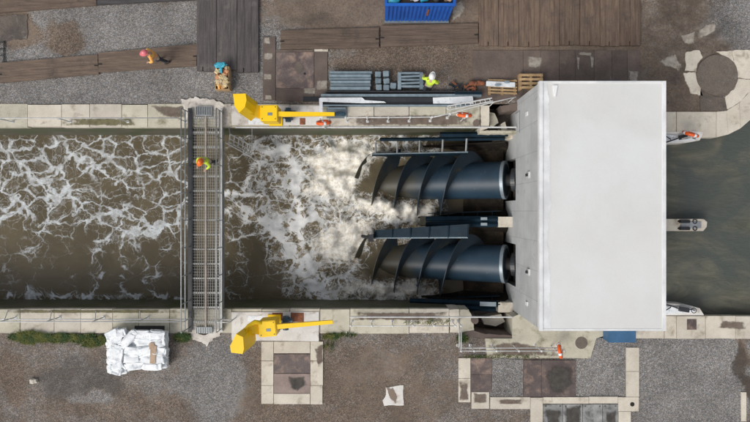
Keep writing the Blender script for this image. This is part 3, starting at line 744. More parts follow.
railing('white post railing on the south quay right of the lower yellow winch',[(352,321),(452,321)],posts=.9,rails=(1.,),rad=.02,cap=True)
railing('white handrail turning the corner beside the south recess',[(457.5,321),(457.5,345),(470,345),(556,345)],posts=.95,rails=(1.,.5),cap=True)
# leaning aluminium ladder/gangway rails up north
r=thing('ladder','long aluminium ladder leaning across the north quay beside the white sheet','ladder',W(470,108,.5))
a0,a1=W(448,106,1.05),W(492,98,1.15); c0,c1=W(449,110,1.05),W(493,101,1.15)
b=B(); b.tube([a0,a1],.03,6); b.build('side_rail','steel_w',r); b=B(); b.tube([c0,c1],.03,6); b.build('side_rail','steel_w',r)
for k in range(9):
    f=(k+.5)/9; b=B(); b.tube([a0.lerp(a1,f),c0.lerp(c1,f)],.015,6); b.build('rung','steel_w',r)
b=B(); b.tube([W(448,106,1.05),W(446.5,108,1.05),W(449,110,1.05)],.03,6); b.tube([W(450,108,1.05),W(450,108,0.04)],.025,6); b.tube([W(490,100,1.1),W(490,100,0.04)],.025,6); b.build('foot','steel_w',r)
r=thing('handrail','thin white handrail rising from the north quay to the powerhouse wall','handrail',W(480,110))
b=B(); b.tube([W(430,118,1.1),W(452,113,1.1),W(470,108,1.15),W(494,102,1.2),W(516,97,1.2)],.025,8); b.build('rail','steel_w',r,smooth=True)
for a,c in ((452,113),(494,102),(514,97.6)):
    t_=W(a,c,1.1); b=B(); b.tube([t_,Vector((t_.x,t_.y,.02))],.022,6); b.build('post','steel_w',r)

def decal(mat,poly,z,label,seed):
    tag(soft_patch('stain',mat,pp(poly),z+.003),label,'stain')
def alpha_mat(name,c1,c2,lo,hi,scale=1.8):
    t=NT(name); P=t.pos(); t.l(t.mix(t.step(t.noise(P,4,6,.7),.35,.65),c1,c2), t.p.inputs['Base Color']); t.p.inputs['Roughness'].default_value=.9
    cover_alpha(t,t.noise(P,scale,9,.75),2.2,.3,.95,.85); MAT[name]=t.m
alpha_mat('algae_film',(.20,.18,.09),(.13,.115,.06),.36,.55); alpha_mat('dirt_film',(.13,.095,.075),(.19,.15,.12),.34,.6,2.4); alpha_mat('dark_film',(.05,.045,.04),(.09,.08,.07),.42,.62,1.5)
for k,(m,poly,z,lab) in enumerate([
 ('algae_film',[(66,118.5),(135,118.5),(142,126),(64,126)],.048,'olive algae stain along the edge of the north quay, far from the bridge'),
 ('algae_film',[(0,309.5),(185,309.5),(185,313),(0,313)],.048,'green algae line along the water edge of the south quay'),
 ('dirt_film',[(352,312),(448,312),(446,321),(352,320)],.048,'brown dirt band on the south quay right of the white pad'),
 ('dirt_film',[(345,116),(478,114),(478,126),(350,126)],.048,'brown dirt film over the north quay stones under the steel stack'),
 ('dirt_film',[(150,106),(186,106),(186,118),(165,118)],.048,'brown dirt on the north quay just left of the footbridge'),
 ('dirt_film',[(496,399),(524,399),(524,404),(496,404)],.034,'brown streak on the long cream slab below the gravel square'),
 ('dirt_film',[(459,381),(468,381),(469,401),(459,401)],.034,'brown stain on the lower cream slab left of the rusty plates'),
 ('dirt_film',[(473,392.5),(487,392.5),(487,403),(473,403)],.034,'large brown stain on the slab at the foot of the rusty plates'),
 ('dirt_film',[(722,320),(745,322),(748,330),(715,328)],.048,'brown smear on the upstream south quay near the right edge'),
 ('dark_film',[(544,378),(548,364),(562,361),(572,368),(574,384),(566,394),(550,394)],.0385,'dark round wet stain on the large rusty plate'),
 ('dark_film',[(288,376),(306,375),(307,385),(298,391),(290,388)],.0365,'dark wet stain on the lower plate of the framed hatch'),
 ('dark_film',[(545,408),(560,410),(560,430),(545,430)],.041,'dark damp stain on the leftmost grey cover'),
 ('dark_film',[(564,405),(581,405),(581,430),(564,430)],.041,'dark damp stain filling the second grey cover'),
 ('dark_film',[(605,412),(616,410),(616,430),(606,430)],.041,'dark damp stain on the rightmost grey cover'),
 ('dirt_film',[(314,347),(323,343),(323,362),(318,368)],.04,'brown stain on the right frame of the hatch below the winch'),
 ('dirt_film',[(487,345),(510,340),(552,348),(556,356),(490,356)],.056,'brown mottled dirt on the apron behind the white handrail')]): decal(m,poly,z,lab,70+k)
# ------------------------------------------------------------------ footbridge
r=thing('footbridge','grey steel footbridge with see-through grating spanning the channel','bridge',(X(207),Y(219),0))
zx0,zx1=X(193.5),X(220.5); yb,yt=Y(329),Y(111)
zd=.12
b=B()
x=zx0
while x<zx1: b.box(x-.0055,x+.0055,yb,yt,zd-.03,zd); x+=.10
b.build('deck_grating','grating',r)
b=B(); y=yb
while y<yt: b.box(zx0,zx1,y-.0045,y+.0045,zd-.028,zd-.004); y+=.13
b.build('grating_bars','grating',r)
for xx,w,zb_,m_ in ((191.2,.09,-.45,'black'),(222.6,.05,-.12,'steel')):
    b=B(); b.box(X(xx)-w,X(xx)+w,yb-.1,yt+.1,zb_,zb_+.03); b.box(X(xx)-.012,X(xx)+.012,yb-.1,yt+.1,zb_+.03,zd+.05); b.box(X(xx)-w,X(xx)+w,yb-.1,yt+.1,zd+.05,zd+.07)
    b.build('side_beam',m_,r)
ncm=15
for k in range(ncm):
    y=yb+(yt-yb)*(k+.5)/ncm; b=B(); b.box(X(191.5)+.02,X(222)-.02,y-.035,y+.035,-.12,zd-.031); b.build('cross_beam','grating',r)
b=B(); b.box(X(206.5)-.035,X(206.5)+.035,yb,yt,-.10,zd-.032+.055); b.build('centre_beam','conduit',r)
for xx,sg in ((190.6,-1),(224,1)):
    for q,zz in ((0,1.2),(1,.68)):
        b=B(); b.tube([(X(xx),yb+.1,zd+zz-.05),(X(xx),yt-.1,zd+zz-.05)],.026,8); b.build('handrail','steel',r,smooth=True)
    for k in range(9):
        y=yb+.1+(yt-yb-.2)*k/8; b=B(); b.tube([(X(xx),y,zd-.1),(X(xx),y,zd+1.15)],.024,6); b.build('post','steel',r)
b=B(); b.box(X(223.2),X(223.9),yb,yt,zd+.1,zd+.26); b.build('kick_board','steel_w',r)
for a,c in ((103,113.5),(322.5,332.5)):
    b=B(); b.rect(197,a+4,213,c+3 if a<200 else c,.02,.17); o=b.build('end_plate','steel',r)
    b=B()
    for k in range(9): b.box(X(197.6+k*1.75),X(198.1+k*1.75),Y(c+2 if a<200 else c),Y(a+4.5),.171,.185)
    b.build('tread_bars','rubber',r)
slab('mortar_apron','spill',[(183,100),(196,98),(214,101),(230,104),(232,112),(226,127),(214,126),(214,112),(196,112),(194,126),(188,127),(185,112)],.052,'pale rough concrete patch around the north end of the footbridge','concrete patch',z0=-.1,jag=.12)
slab('mortar_apron','spill',[(190,320),(196,320),(197,334),(213,334),(214,320),(220,320),(221,334),(213,340),(206,346),(199,342),(190,336)],.052,'pale pointed concrete patch at the south end of the footbridge','concrete patch',z0=-.1,jag=.12,seed=4)
# cage platform hanging in the water
r=thing('wire_cage','grey curved wire cage hanging below the north quay right of the footbridge','wire cage',W(238,140,-1))
rows=[]
for k in range(6):
    f=k/5; cx=230+22*f; cy=134+12*f; rows.append([W(cx+ 3*(1-abs(2*q-1))*.5+(-4)*q*1.0, cy+9*q+2*math.sin(q*PI), -.9-.35*f-.5*math.sin(q*PI)*.6) for q in [j/6 for j in range(7)]])
for k in range(6):
    b=B(); b.tube(rows[k],.034,6); b.build('hoop','steel_w',r)
for j in (0,2,4,6):
    b=B(); b.tube([rw[j] for rw in rows],.03,6); b.build('long_bar','steel_w',r)
b=B(); b.tube([rows[0][0],W(229,127,.1)],.03,6); b.build('hanger','steel',r)
b=B(); b.tube([rows[5][0],W(252,128,.0)],.02,6); b.build('hanger','steel',r)

# ------------------------------------------------------------------ yellow winches
slab('concrete_pad','whitepad',[(232,106),(320,106),(320,125.5),(232,125.5)],.075,'long pale concrete pad under the northern yellow winch','concrete pad',z0=.04)
slab('concrete_pad','whitepad',[(232,312),(319,311.5),(319,341),(232,340)],.075,'long white concrete pad under the southern yellow winch','concrete pad',z0=-.1)
def stain_plate(px0,py0,px1,py1,lab,mat='rust',cat='plate'):
    b=B(); b.rect(px0,py0,px1,py1,.076,.085); tag(b.build('steel_plate',mat),lab,cat)
stain_plate(274,118,279.5,125,'small tan plate beside the northern winch box','paper'); stain_plate(300,118.5,305.5,125,'small rust-red plate on the northern concrete pad','rust')
stain_plate(272.5,312.5,283,320,'rust-brown plate behind the southern winch box','rust'); stain_plate(291,312.5,304,321.5,'larger rust-brown plate under the southern winch boom','rust')
stain_plate(249,119,269,124.6,'bright white plate under the northern winch arm','white'); stain_plate(248,315.5,266,321,'bright white plate behind the southern winch arm','white')
def winch(label, box, boom, arm, g, gl):
    (bx,by)=box; r=thing('yellow_winch',label,'winch crane',Vector((X(bx),Y(by),.07)))
    zb=1.5; cb=W(bx,by,zb)
    b=B(); b.tube([(cb.x,cb.y,.075),(cb.x,cb.y,.75)],.16,16); b.obox((cb.x,cb.y,.11),(.6,.6,.05)); b.build('pedestal','yellow',r)
    a=math.atan2(boom[1].y-boom[0].y,boom[1].x-boom[0].x)
    b=B(); b.obox((cb.x,cb.y,1.30),(.74,.68,.96),(0,0,a)); b.build('housing','yellow',r,bevel=.03)
    b=B(); p,q=boom; d=(q-p).normalized(); n=Vector((-d.y,d.x,0)); up=Vector((0,0,1))
    b.loft([[p+n*.11+up*.10,p-n*.11+up*.10,p-n*.11-up*.14,p+n*.11-up*.14],[q+n*.075+up*.08,q-n*.075+up*.08,q-n*.075-up*.06,q+n*.075-up*.06]]); b.build('boom','yellow',r,bevel=.015)
    for dx in (-.28,.28):
        for dy in (-.25,.25):
            k=B(); k.disc((cb.x+dx*math.cos(a)-dy*math.sin(a),cb.y+dx*math.sin(a)+dy*math.cos(a)),.022,1.779,1.795,8); k.build('bolt','black',r)
    k=B(); k.obox((cb.x+.05,cb.y-.05,1.785),(.2,.12,.012),(0,0,a)); k.build('rating_plate','flange',r)
    sg=1 if by>211 else -1; k=B(); k.tube([W(bx+3,by+4*sg,1.2),W(bx+11,by+1.5*sg,1.15),W(bx+17,by,.75)],.03,8); k.build('hydraulic_hose','rubber',r,smooth=True)
    k=B(); k.tube([boom[0].lerp(boom[1],.03)+Vector((0,-.16,0)),boom[0].lerp(boom[1],.03)+Vector((0,.16,0))],.05,12); k.build('pivot_pin','black',r)
    b=B(); rings=[]
    for (px,py,z,hw,hh,ang) in arm:
        c=W(px,py,z); u=Vector((math.cos(ang),math.sin(ang),0)); 
        rings.append([c+u*hw+up*hh, c-u*hw+up*hh, c-u*hw-up*hh, c+u*hw-up*hh])
    b.loft(rings[:-2]); b.build('elbow_arm','yellow',r,bevel=.02)
    # end weight: flat-topped shoe
    poly=[W(px,py,arm[-1][2]) for px,py in g]
    b=B(); lo=[Vector((v.x+.28*(1),v.y+(.18 if by>211 else -.18),v.z-1.0)) for v in poly]
    b.loft([lo,poly]); b.build('end_weight','yellow',r,bevel=.03)
    return r
winch('northern yellow winch crane with a long thin boom on the pale pad',(270,114),(W(262,114.3,1.6),W(334.5,114.3,1.6)),
  [(264,114,1.3,.25,.3,PI/2),(256,111,1.55,.27,.28,PI/2),(248,108,1.8,.3,.28,PI*.6),(242,104,1.9,.3,.3,PI*.65),(240,101,2.6,.3,.3,PI*.7),(239,99,2.6,.3,.1,0)],
  [(233,94),(245.5,93.5),(246.5,100),(245,107),(239,113),(234.5,106)],0)
winch('southern yellow winch crane with its boom slightly tilted on the white pad',(268.5,327.5),(W(262,327.7,1.6),W(333,321.7,1.6)),
  [(262,328,1.3,.24,.3,PI/2),(254,327.5,1.5,.2,.25,PI/2),(247,331,1.7,.22,.25,PI*.35),(243,336,1.9,.28,.28,PI*.25),(240,340,2.5,.3,.3,PI*.2),(239,343,2.5,.3,.1,0)],
  [(236,334),(243,337),(244,349),(242.5,354),(231,352.5),(230,346)],0)
b=B(); pts=[W(262,323,1.7),W(255,322,1.75),W(249,326,1.8),W(245,330,1.9)]; b.tube(pts,[.1,.1,.1,.08],8); tag(b.build('hose','yellow',smooth=True),'short yellow hose looping behind the southern winch arm','hose')
# penstock gearboxes
for (px,py,lab) in ((288,114.5,'dark blue gearbox under the boom of the northern winch'),(285.5,323,'dark blue gearbox under the boom of the southern winch')):
    r=thing('gearbox',lab,'gearbox',W(px,py)); c=W(px,py,.5); s=1 if py<200 else -1
    b=B(); b.obox((c.x,c.y,.3),(.3,.42,.45)); b.tube([(c.x,c.y+.3,.42),(c.x,c.y-.32,.42)],.13,12); b.build('body','teal',r,bevel=.02)
    b=B(); b.tube([(c.x-.05,c.y+.1,.4),(c.x+.32,c.y+.1,.45)],.09,12); b.tube([(c.x+.05,c.y-.1,.4),(c.x-.25,c.y-.1,.45)],.07,12); b.build('motor','teal',r)
    b=B(); b.torus((c.x,c.y-.05,.62),.15,.018,seg=20,sides=6); b.tube([(c.x,c.y-.05,.5),(c.x,c.y-.05,.64)],.02,6); b.build('handwheel','black',r)

# ------------------------------------------------------------------ lifebuoys
def lifebuoy(label, px, py, ang, z=.95):
    c=W(px,py,z); r=thing('lifebuoy',label,'lifebuoy',(c.x,c.y,0)); n=Vector((math.cos(ang),math.sin(ang),.35))
    b=B(); b.torus(c,.28,.075,n,seg=36,sides=12); ring=b.build('ring','orange',r,smooth=True)
    for k in range(4):
        b=B(); b.torus(c,.28,.079,n,a0=k*PI/2+.1,a1=k*PI/2+.42,seg=5,sides=12); b.build('white_band','white',ring,smooth=True)
    b=B(); p=Vector((c.x,c.y,0))-Vector((n.x,n.y,0)).normalized()*.13; b.tube([p+Vector((0,0,.03)),p+Vector((0,0,1.25))],.03,8); b.obox(p+Vector((0,0,1.0)),(.1,.1,.25)); b.build('stand','steel_w',r)
lifebuoy('orange lifebuoy on its stand below the tip of the northern winch boom',323.5,122.5,PI*.52)
lifebuoy('orange lifebuoy on its stand beside the north masonry recess',464,114.8,PI*.48)
lifebuoy('orange lifebuoy hanging upright on the railing of the south apron',560,350.5,PI*.06)
lifebuoy('orange lifebuoy on the white upstream pier beside the roof',690.5,134,PI*.42)

# ------------------------------------------------------------------ upstream piers
def upier(name,label,poly,parts):
    r=thing(name,label,'pier',W(poly[0][0],poly[0][1])); b=B(); b.prism(pp(poly),-3,.05); b.build('pier_cap','whitepad' if 'white' in label else 'stone',r,bevel=.015); return r
upier('pier','pale narrow pier with a chamfered nose in the middle of the upstream water',[(600,219),(703,219),(706.5,222),(706,227),(702.5,231),(600,231)],None)
r=thing('stoplog_gear','pair of dark brackets and small rings on the middle upstream pier','gate gear',W(688,225,.05))
for yy in (221.5,228.5):
    b=B(); b.obox(W(684.5,yy,.13),(.42,.14,.15)); b.tube([W(678,yy,.1),W(690,yy,.1)],.035,6); b.build('bracket','black',r)
    b=B(); b.torus(W(695,yy,.12),.09,.022,seg=20,sides=6); b.build('ring','black',r)
b=B(); b.obox(W(691,225,.08),(.9,.30,.05)); b.build('base_plate','steel',r)
r=upier('pier','white pointed pier nose by the north quay holding an orange lifebuoy',[(600,132),(676,132),(690,131),(703,132.5),(699,140.5),(684,143),(600,147)],None)
r=upier('pier','white pointed pier nose by the south quay with a handwheel',[(600,300),(683,304),(699,308),(703.5,315),(600,315.2)],None)
def gate(label, c, sgn):
    r=thing('gate_gear',label,'gate gear',W(c[0],c[1],.05)); 
    b=B(); b.prism(pp([(662,c[1]-3*1),(688,c[1]-1),(694,c[1]+3),(662,c[1]+5)]),.052,.16); b.build('cover','white',r,bevel=.015)
    b=B(); b.tube([W(664,c[1]-5*sgn,.35),W(682,c[1]+1*sgn,.3),W(692,c[1]+1*sgn,.3)],.03,6); b.tube([W(664,c[1]+3*sgn,.3),W(671,c[1]-1.5*sgn,.3)],.025,6); b.obox(W(684,c[1]+1*sgn,.25),(.42,.2,.15),(0,0,-.15*sgn)); b.build('linkage','black',r)
    b=B(); b.torus(W(694,c[1]+2*sgn,.3),.11,.018,seg=20,sides=6); b.tube([W(694,c[1]+2*sgn,.05),W(694,c[1]+2*sgn,.3)],.02,6); b.build('handwheel','black',r)
gate('white gate cover with black linkage on the north pier nose',(680,138),-1)
gate('white gate cover with black linkage on the south pier nose',(680,308.5),1)

# ------------------------------------------------------------------ timber mats
def mat_v(label, x0,x1,y0,y1, mat, group, planks=4, notch=True, dy=0.):
    r=thing('timber_mat',label,'timber mat',W((x0+x1)/2,y1)); w=(x1-x0-.35)/planks; b=B()
    for k in range(planks):
        a=x0+.1+k*w; e=y1+random.uniform(-.35,.35)
        if notch and k==planks//2-1:
            b.rect(a+.06,y0,a+w-.9,e,.0,.13); b.rect(a+w-.85,y0,a+w-.06,e-4.2,.0,.13)
        else: b.rect(a+.06,y0,a+w-.06,e,.0,.13+random.uniform(-.012,.012))
    b.build('planks',mat,r,bevel=.012)
    b=B(); 
    for yy in (y0+8,(y0+y1)/2,y1-14): b.rect(x0+.3,yy,x1-.3,yy+.55,-.02,.02)
    b.build('tie_rod','rust',r)
    return r
ed=[478.5,498,518,539,558.5,579,599,618.5,639.5]
tx=['first and leftmost','second from the left','third from the left','fourth from the left','fifth from the left, with an orange-tinted plank','sixth from the left','seventh from the left','eighth and rightmost']
for i in range(8): mat_v('%s of the brown timber mats above the white roof'%tx[i].replace(', with an orange-tinted plank',''),ed[i],ed[i+1],-40,46.5+[0,.3,.6,0,-.6,-.3,.2,.1][i],'timber','brown timber mats above the roof',4)
dn=['left one','middle one','right one']
ee=[197.5,217.5,237.8,259]
for i in range(3): mat_v('%s of three dark wet timber mats behind the debris crate'%dn[i],ee[i],ee[i+1],-40,[72,70.5,72.6][i],'timber_d','dark timber mats',3)
def mat_h(label, corners, mat, planks=4):
    (a,b_,c,d)=corners # TL TR BR BL px
    r=thing('timber_track',label,'timber mat',W(*d)); g=B()
    for k in range(planks):
        f0=k/planks+.004; f1=(k+1)/planks-.004
        L=lambda p,q,f:(p[0]+(q[0]-p[0])*f,p[1]+(q[1]-p[1])*f)
        j=random.uniform(-.25,.25)
        p0,p1,p2,p3=L(a,d,f0),L(b_,c,f0),L(b_,c,f1),L(a,d,f1)
        g.prism(pp([(p0[0]+j,p0[1]),(p1[0]+j,p1[1]),(p2[0]+j,p2[1]),(p3[0]+j,p3[1])]),0,.11+random.uniform(-.005,.005))
    g.build('planks',mat,r,bevel=.01)
    g=B()
    for e,(p,q),s in ((0,(a,d),1),(1,(b_,c),-1)):
        m=((p[0]+q[0])/2+1.6*s,(p[1]+q[1])/2+1.5); g.rect(m[0]-2,m[1]-.6,m[0]+2,m[1]+.6,.10,.125)
    g.build('tie_hook','gap',r)
mat_h('plain brown timber track laid below the blue skip',[(380.5,26.5),(477.5,24),(477.5,44),(380.5,47.5)],'timber_h')
mat_h('greyish timber track laid left of the one below the blue skip',[(281,31),(379,28),(379,48.5),(281,50)],'timber_h')
mat_h('slanted timber track at the left edge of the yard, below the dirt patch',[(-1,63.5),(98.5,55),(99.5,74.5),(1,83.5)],'timber_h')
mat_h('slanted timber track on which the worker in orange stands',[(99.5,53.5),(198,44.5),(197,66.5),(99.5,73)],'timber_h')
mat_h('long brown timber track in the top left corner',[(-4,-8),(97,-12),(97.5,6),(-4,14)],'timber_h')
mat_h('dark wet timber track along the top edge left of the dark mats',[(98,-14),(197,-20),(197,.5),(98,5.8)],'timber_dh')

# ------------------------------------------------------------------ slabs in the yard
G='concrete slabs between the timber mats and the powerhouse'
cuts=[472.5,523,540.5,559,575,594,611.5,627,640]; ordn=['wide leftmost','second','third','fourth','fifth','sixth','seventh','last']
for i in range(8): slab('concrete_slab','brownconc',[(cuts[i]+.15,50.5),(cuts[i+1]-.15,50.5),(cuts[i+1]-.15,100),(cuts[i]+.15,100)],.02+.004*(i%2),'%s stained brown slab in the row under the ends of the brown mats'%ordn[i],'slab',group=G)
for i,(a,b_,c,d) in enumerate([(527,56,543,69),(578,52,592,56),(590,56,594,70),(576.5,56,579.5,72),(628,70,638.5,84)]):
    pts=[(a,b_),(c,b_+1),(c-1,d),(a+1,d-1)]
    slab('mortar_patch','worn',pts,.03,['pale worn patch left on the second and third brown slabs','pale top bar of the worn patch below the mats','pale right leg of the worn patch below the mats','pale left leg of the worn patch below the mats','pale worn patch at the upper right corner of the roof'][i],'patch',z0=.0,jag=.14,seed=i)
# manhole block
r=thing('chamber_cover','brown stained chamber cover with a small round lid below the greyish track','chamber cover',W(296,70))
for k,(a,b_,c,d) in enumerate([(263,37,275.5,100.5),(276,88.7,314,101),(314.5,52,327.5,101),(314.5,40,328,51.7),(276,50.2,314,52)]):
    b=B(); b.rect(a,b_,c,d,-.1,.03); b.build('frame_slab','stone' if k==3 else 'brownconc',r,bevel=.008)
b=B(); b.rect(276,52.3,313.9,88.4,-.1,.024); b.build('cover_plate','plate_rust',r)
b=B(); b.disc((X(299),Y(68)),4.4/S,.02,.042,28); b.build('round_lid','lidconc',r)
b=B(); b.disc((X(304.8),Y(73.8)),1.1/S,.02,.031,16); b.build('bolt_hole','gap',r)
for i,(a,b_,c,d) in enumerate([(264,37,270,44),(322,38,327.5,51),(263.5,53,273,60),(263.5,74,272,80),(316,80,328,90),(265,95,272,100),(303,88,316,94)]):
    slab('mortar_patch','worn',[(a,b_),(c,b_),(c,d),(a,d)],.036,['cream corner patch at the upper left of the brown chamber cover','cream strip on the right flank of the brown chamber cover','cream smear at the left flank of the brown chamber cover','lower cream smear at the left flank of the brown chamber cover','cream patch on the right flank next to the steel bundle','cream patch at the lower left corner of the brown chamber cover','cream patch under the plate of the brown chamber cover'][i],'patch',z0=.0,jag=.16,seed=20+i)
# south hatch
r=thing('hatch','square cream framed hatch with two rusty cover plates below the southern winch','hatch',W(292,372))
for a,b_,c,d in [(261.5,341.5,273.5,360.5),(261.5,361,273.5,385),(261.5,385.4,273.5,403.5),(274,341.5,310,353),(310.5,341.5,323,360.5),(310.5,361,323,385),(310.5,385.4,322.5,404),(274,393.5,310,403.8)]:
    b=B(); b.rect(a,b_,c,d,-.1,.035); b.build('frame_slab','stone',r,bevel=.008)
b=B(); b.rect(274,354,310.2,373,-.1,.03); b.build('cover_plate','plate_rust',r)
b=B(); b.rect(274,373.6,310.2,393,-.1,.032); o=b.build('cover_plate','plate_pink',r); o['label']='lighter pinkish rusty cover plate'
# cream strips and plates bottom right
cs=[((458.5,358),(470.3,378),'cream slab left of the rusty plates, upper one'),((458.5,378.4),(470.3,402),'cream stained slab left of the rusty plates, lower one'),
 ((471.5,392),(489,408.5),'brown and cream slab at the foot of the two rusty plates'),((490.2,397),(530,408.8),'long cream slab with a brown streak below the small gravel square'),
 ((530.4,397.5),(542.6,440),'cream slab standing upright left of the grey covers'),((543,397),(588.4,403.4),'long thin cream slab above the grey covers'),((588.8,396.5),(617.6,403.2),'short thin cream slab above the grey covers'),
 ((618,397),(638.6,411),'squarish cream slab with a small dark hole'),((618.3,411.4),(630.5,440),'cream slab at the bottom edge right of the grey covers'),
 ((626,347.5),(638.8,371),'upper cream slab of the upright strip beside the gravel'),((626,371.4),(638.8,396.6),'lower cream slab of the upright strip beside the gravel'),
 ((741,392),(746,421),'narrow pale slab at the right edge by the dark strip')]
for (a,b_),(c,d),lab in cs: slab('cream_slab','stone',[(a,b_),(c,b_),(c,d),(a,d)],.03,lab,'slab',group='cream slabs of the lower right yard')
for (a,b_),(c,d),lab in [((470.6,357.8),(491.5,374),'upper small rusty plate beside the small gravel square'),((470.6,374.3),(491.5,391.5),'lower small rusty plate beside the small gravel square'),((523.5,360),(541,396.4),'narrow rusty plate left of the large rusty plate'),((541.3,360),(575,396.4),'large rusty plate with pale corners below the apron')]:
    slab('steel_plate','plate_rust',[(a,b_),(c,b_),(c,d),(a,d)],.034,lab,'plate',group='rusty cover plates')
for i,(a,c) in enumerate([(543,562.4),(562.9,582),(582.6,602),(602.5,617.8)]):
    slab('grey_cover','plate_grey',[(a,404),(c,404),(c,445),(a,445)],.036,'%s of four grey concrete covers at the bottom edge'%['leftmost','second','third','rightmost'][i],'cover',group='grey concrete covers')
    b=B(); 
    for q in (a+2.5,c-2.5): b.rect(q-.7,405.3,q+.7,406.1,.036,.042)
    tag(b.build('lifting_slots','gap'),'pair of small dark lifting slots in the %s grey cover'%['leftmost','second','third','rightmost'][i],'slots')
slab('gravel_bed','gravel',[(491.8,357.8),(523.2,360),(523.2,396.6),(491.8,396.6)],.012,'small square bed of grey gravel between the rusty plates','gravel bed')
b=B(); b.disc((X(632),Y(404)),2.2/S,.028,.037,18); tag(b.build('drain_hole','gap'),'small dark drain hole in the squarish cream slab','drain')
b=B(); b.disc((X(0.45+686),Y(326.5)),.01,.0,.001,8); b.bm.clear(); b.rect(686.5,319,696,329.5,.035,.048); tag(b.build('small_hatch','plate_rust'),'small square brown hatch set in the coping by the upstream pier','hatch')
slab('mortar_patch','whitepad',[(386,387),(403.5,385.5),(403.5,404.5),(384,405.5),(383,400),(386,395)],.016,'small square white patch alone in the brown gravel','patch',z0=-.05,jag=.035,seed=33)
slab('mortar_patch','worn2',[(386,387),(393,386.5),(398,397),(396,404),(390,399)],.022,'brown smear across the small square white patch','patch',z0=-.05,jag=.06,seed=35)
# upper right round tank cover and radiating slabs
r=thing('round_tank_lid','large round brown concrete lid among broken cream slabs','tank lid',W(716,75)); b=B(); b.disc((X(716.5),Y(75.5)),20/S,-.1,.06,64); b.build('lid','lidconc',r,bevel=.015)
b=B(); b.torus((X(716.5),Y(75.5),.04),20.3/S,.02,seg=64,sides=6); b.build('rim','brownconc',r)
for i,(poly,lab) in enumerate([([(685,52),(699,51),(703,57),(697,64),(695.8,72),(685,71)],'upper left cream slab beside the large round lid'),([(683,72.5),(695.5,72.8),(699,86),(702,96),(691,93)],'lower left slanted cream slab beside the large round lid'),
  ([(716,52),(731,51),(733,62),(728,59),(722,55)],'thin cream slab above the large round lid'),([(731.5,51),(752,50),(754,79),(737.5,78),(736,69),(733.5,62)],'wide cream slab right of the large round lid'),
  ([(737.5,79.5),(754,80.5),(750,91),(739,102),(727,110),(725,98),(733.5,89)],'lower right cream slab between the large round lid and the curved quay'),
  ([(700,88),(704,92),(716,97),(724.5,98),(726,111),(700,111)],'broken brown slab below the large round lid')]):
    slab('broken_slab','stone' if i<5 else 'darkconc',poly,.03,lab,'slab',group='cream slabs around the round lid',jag=.05,seed=40+i)
for i,(poly,lab) in enumerate([([(679,35),(690,33),(695,31),(695,44),(688,45),(684,44)],'left piece of the pale patch above the round lid'),([(698,30),(706,24),(716,22),(716.5,31),(706,37),(697.5,40)],'right piece of the pale patch above the round lid'),([(658,62),(668,55),(676,53),(678,60),(682,66),(679,72),(672,68),(664,66)],'ragged pale patch left of the round lid')]):
    slab('mortar_patch','worn',poly,.02,lab,'patch',z0=-.05,jag=.22,seed=50+i)
slab('concrete_slab','darkconc',[(-30,18),(28,14),(27,38),(2,42),(-30,44)],.01,'flat brown slab at the left edge under the top track','slab',jag=.05)
r=thing('fence_panel','small black barred panel lying at the left edge of the yard','panel',W(2,52)); 
b=B(); b.tube([W(4,41,.05),W(4,62,.05)],.03,4)
for yy in (43,49.5,56): b.tube([W(-6,yy,.05),W(4,yy-.5,.05)],.025,4)
b.build('bars','black',r)

# ------------------------------------------------------------------ steel stack
def bar(label,x0,x1,y,w,z0,z1,mat,name='steel_beam',cat='beam',group='long dark steel beams',ang=0):
    b=B(); k=(H-z1)/H; c=W((x0+x1)/2,y,z1); L=(x1-x0)/S*k; ww=w/S
    b.obox((c.x,c.y,(z0+z1)/2),(L,ww,z1-z0),(0,0,ang)); tag(b.build(name,mat,bevel=.006),label,cat,group)
bar('topmost black beam of the long stack on the north quay',326,481,91.5,1.6,.02,.28,'black')
bar('grey topped long beam below the topmost one in the stack',321,481.5,95.2,2.6,.02,.30,'greyblue')
bar('wide black beam under the white sheet in the long stack',345,474,99.6,4.6,.02,.26,'black')
bar('thin grey beam at the lower edge of the long stack',322,470,105.2,1.3,.02,.30,'greyblue')
bar('black beam just above the lowest grey one in the long stack',322,474,103.,1.8,.02,.22,'black')
bar('short dark plate end poking out left of the long stack',303,322,99.,4.5,.01,.10,'black')
bar('short dark blue beam end at the right of the long stack',455,482,93.2,2.2,.05,.34,'navy')
r=thing('angled_sheet','white angled sheet with a turned-down leg at the left end of the steel stack','white sheet',W(340,100))
b=B(); b.prism([tuple(W(x,y,.4)[:2]) for x,y in [(320,97.5),(362,97.2),(365,100),(384,101.2),(386,102.6),(362,103),(322,101.5)]],.31,.36); b.build('sheet','white',r)
b=B(); b.prism([tuple(W(x,y,.4)[:2]) for x,y in [(319,98),(322.5,98),(322.5,118),(319.3,118)]],.31,.355); b.build('leg','white',r)
o=B(); o.prism([tuple(W(x,y,.42)[:2]) for x,y in [(433,97.2),(473,95.8),(474,103.4),(433.5,103.2)]],.30,.345); tag(o.build('white_sheet','white'),'plain white sheet lying on the right half of the steel stack','sheet')
r=thing('equipment_stand','grey blue steel base frame under the tip of the northern winch boom','base frame',W(337,112))
b=B(); b.rect(327,108,347,118.5,.04,.12); b.build('plate','flange',r,bevel=.01)
b=B(); b.rect(328,108.6,346,110,.12,.3); b.rect(328,115,341,116.2,.12,.26); b.build('flange_bars','greyblue',r); b=B(); b.blob(W(340,114,.25),(.55,.2,.2),sub=2); b.build('clamp','teal',r)
r=thing('profile_bundle','bundle of six long grey-blue steel profiles above the black beams','steel bundle',W(350,80))
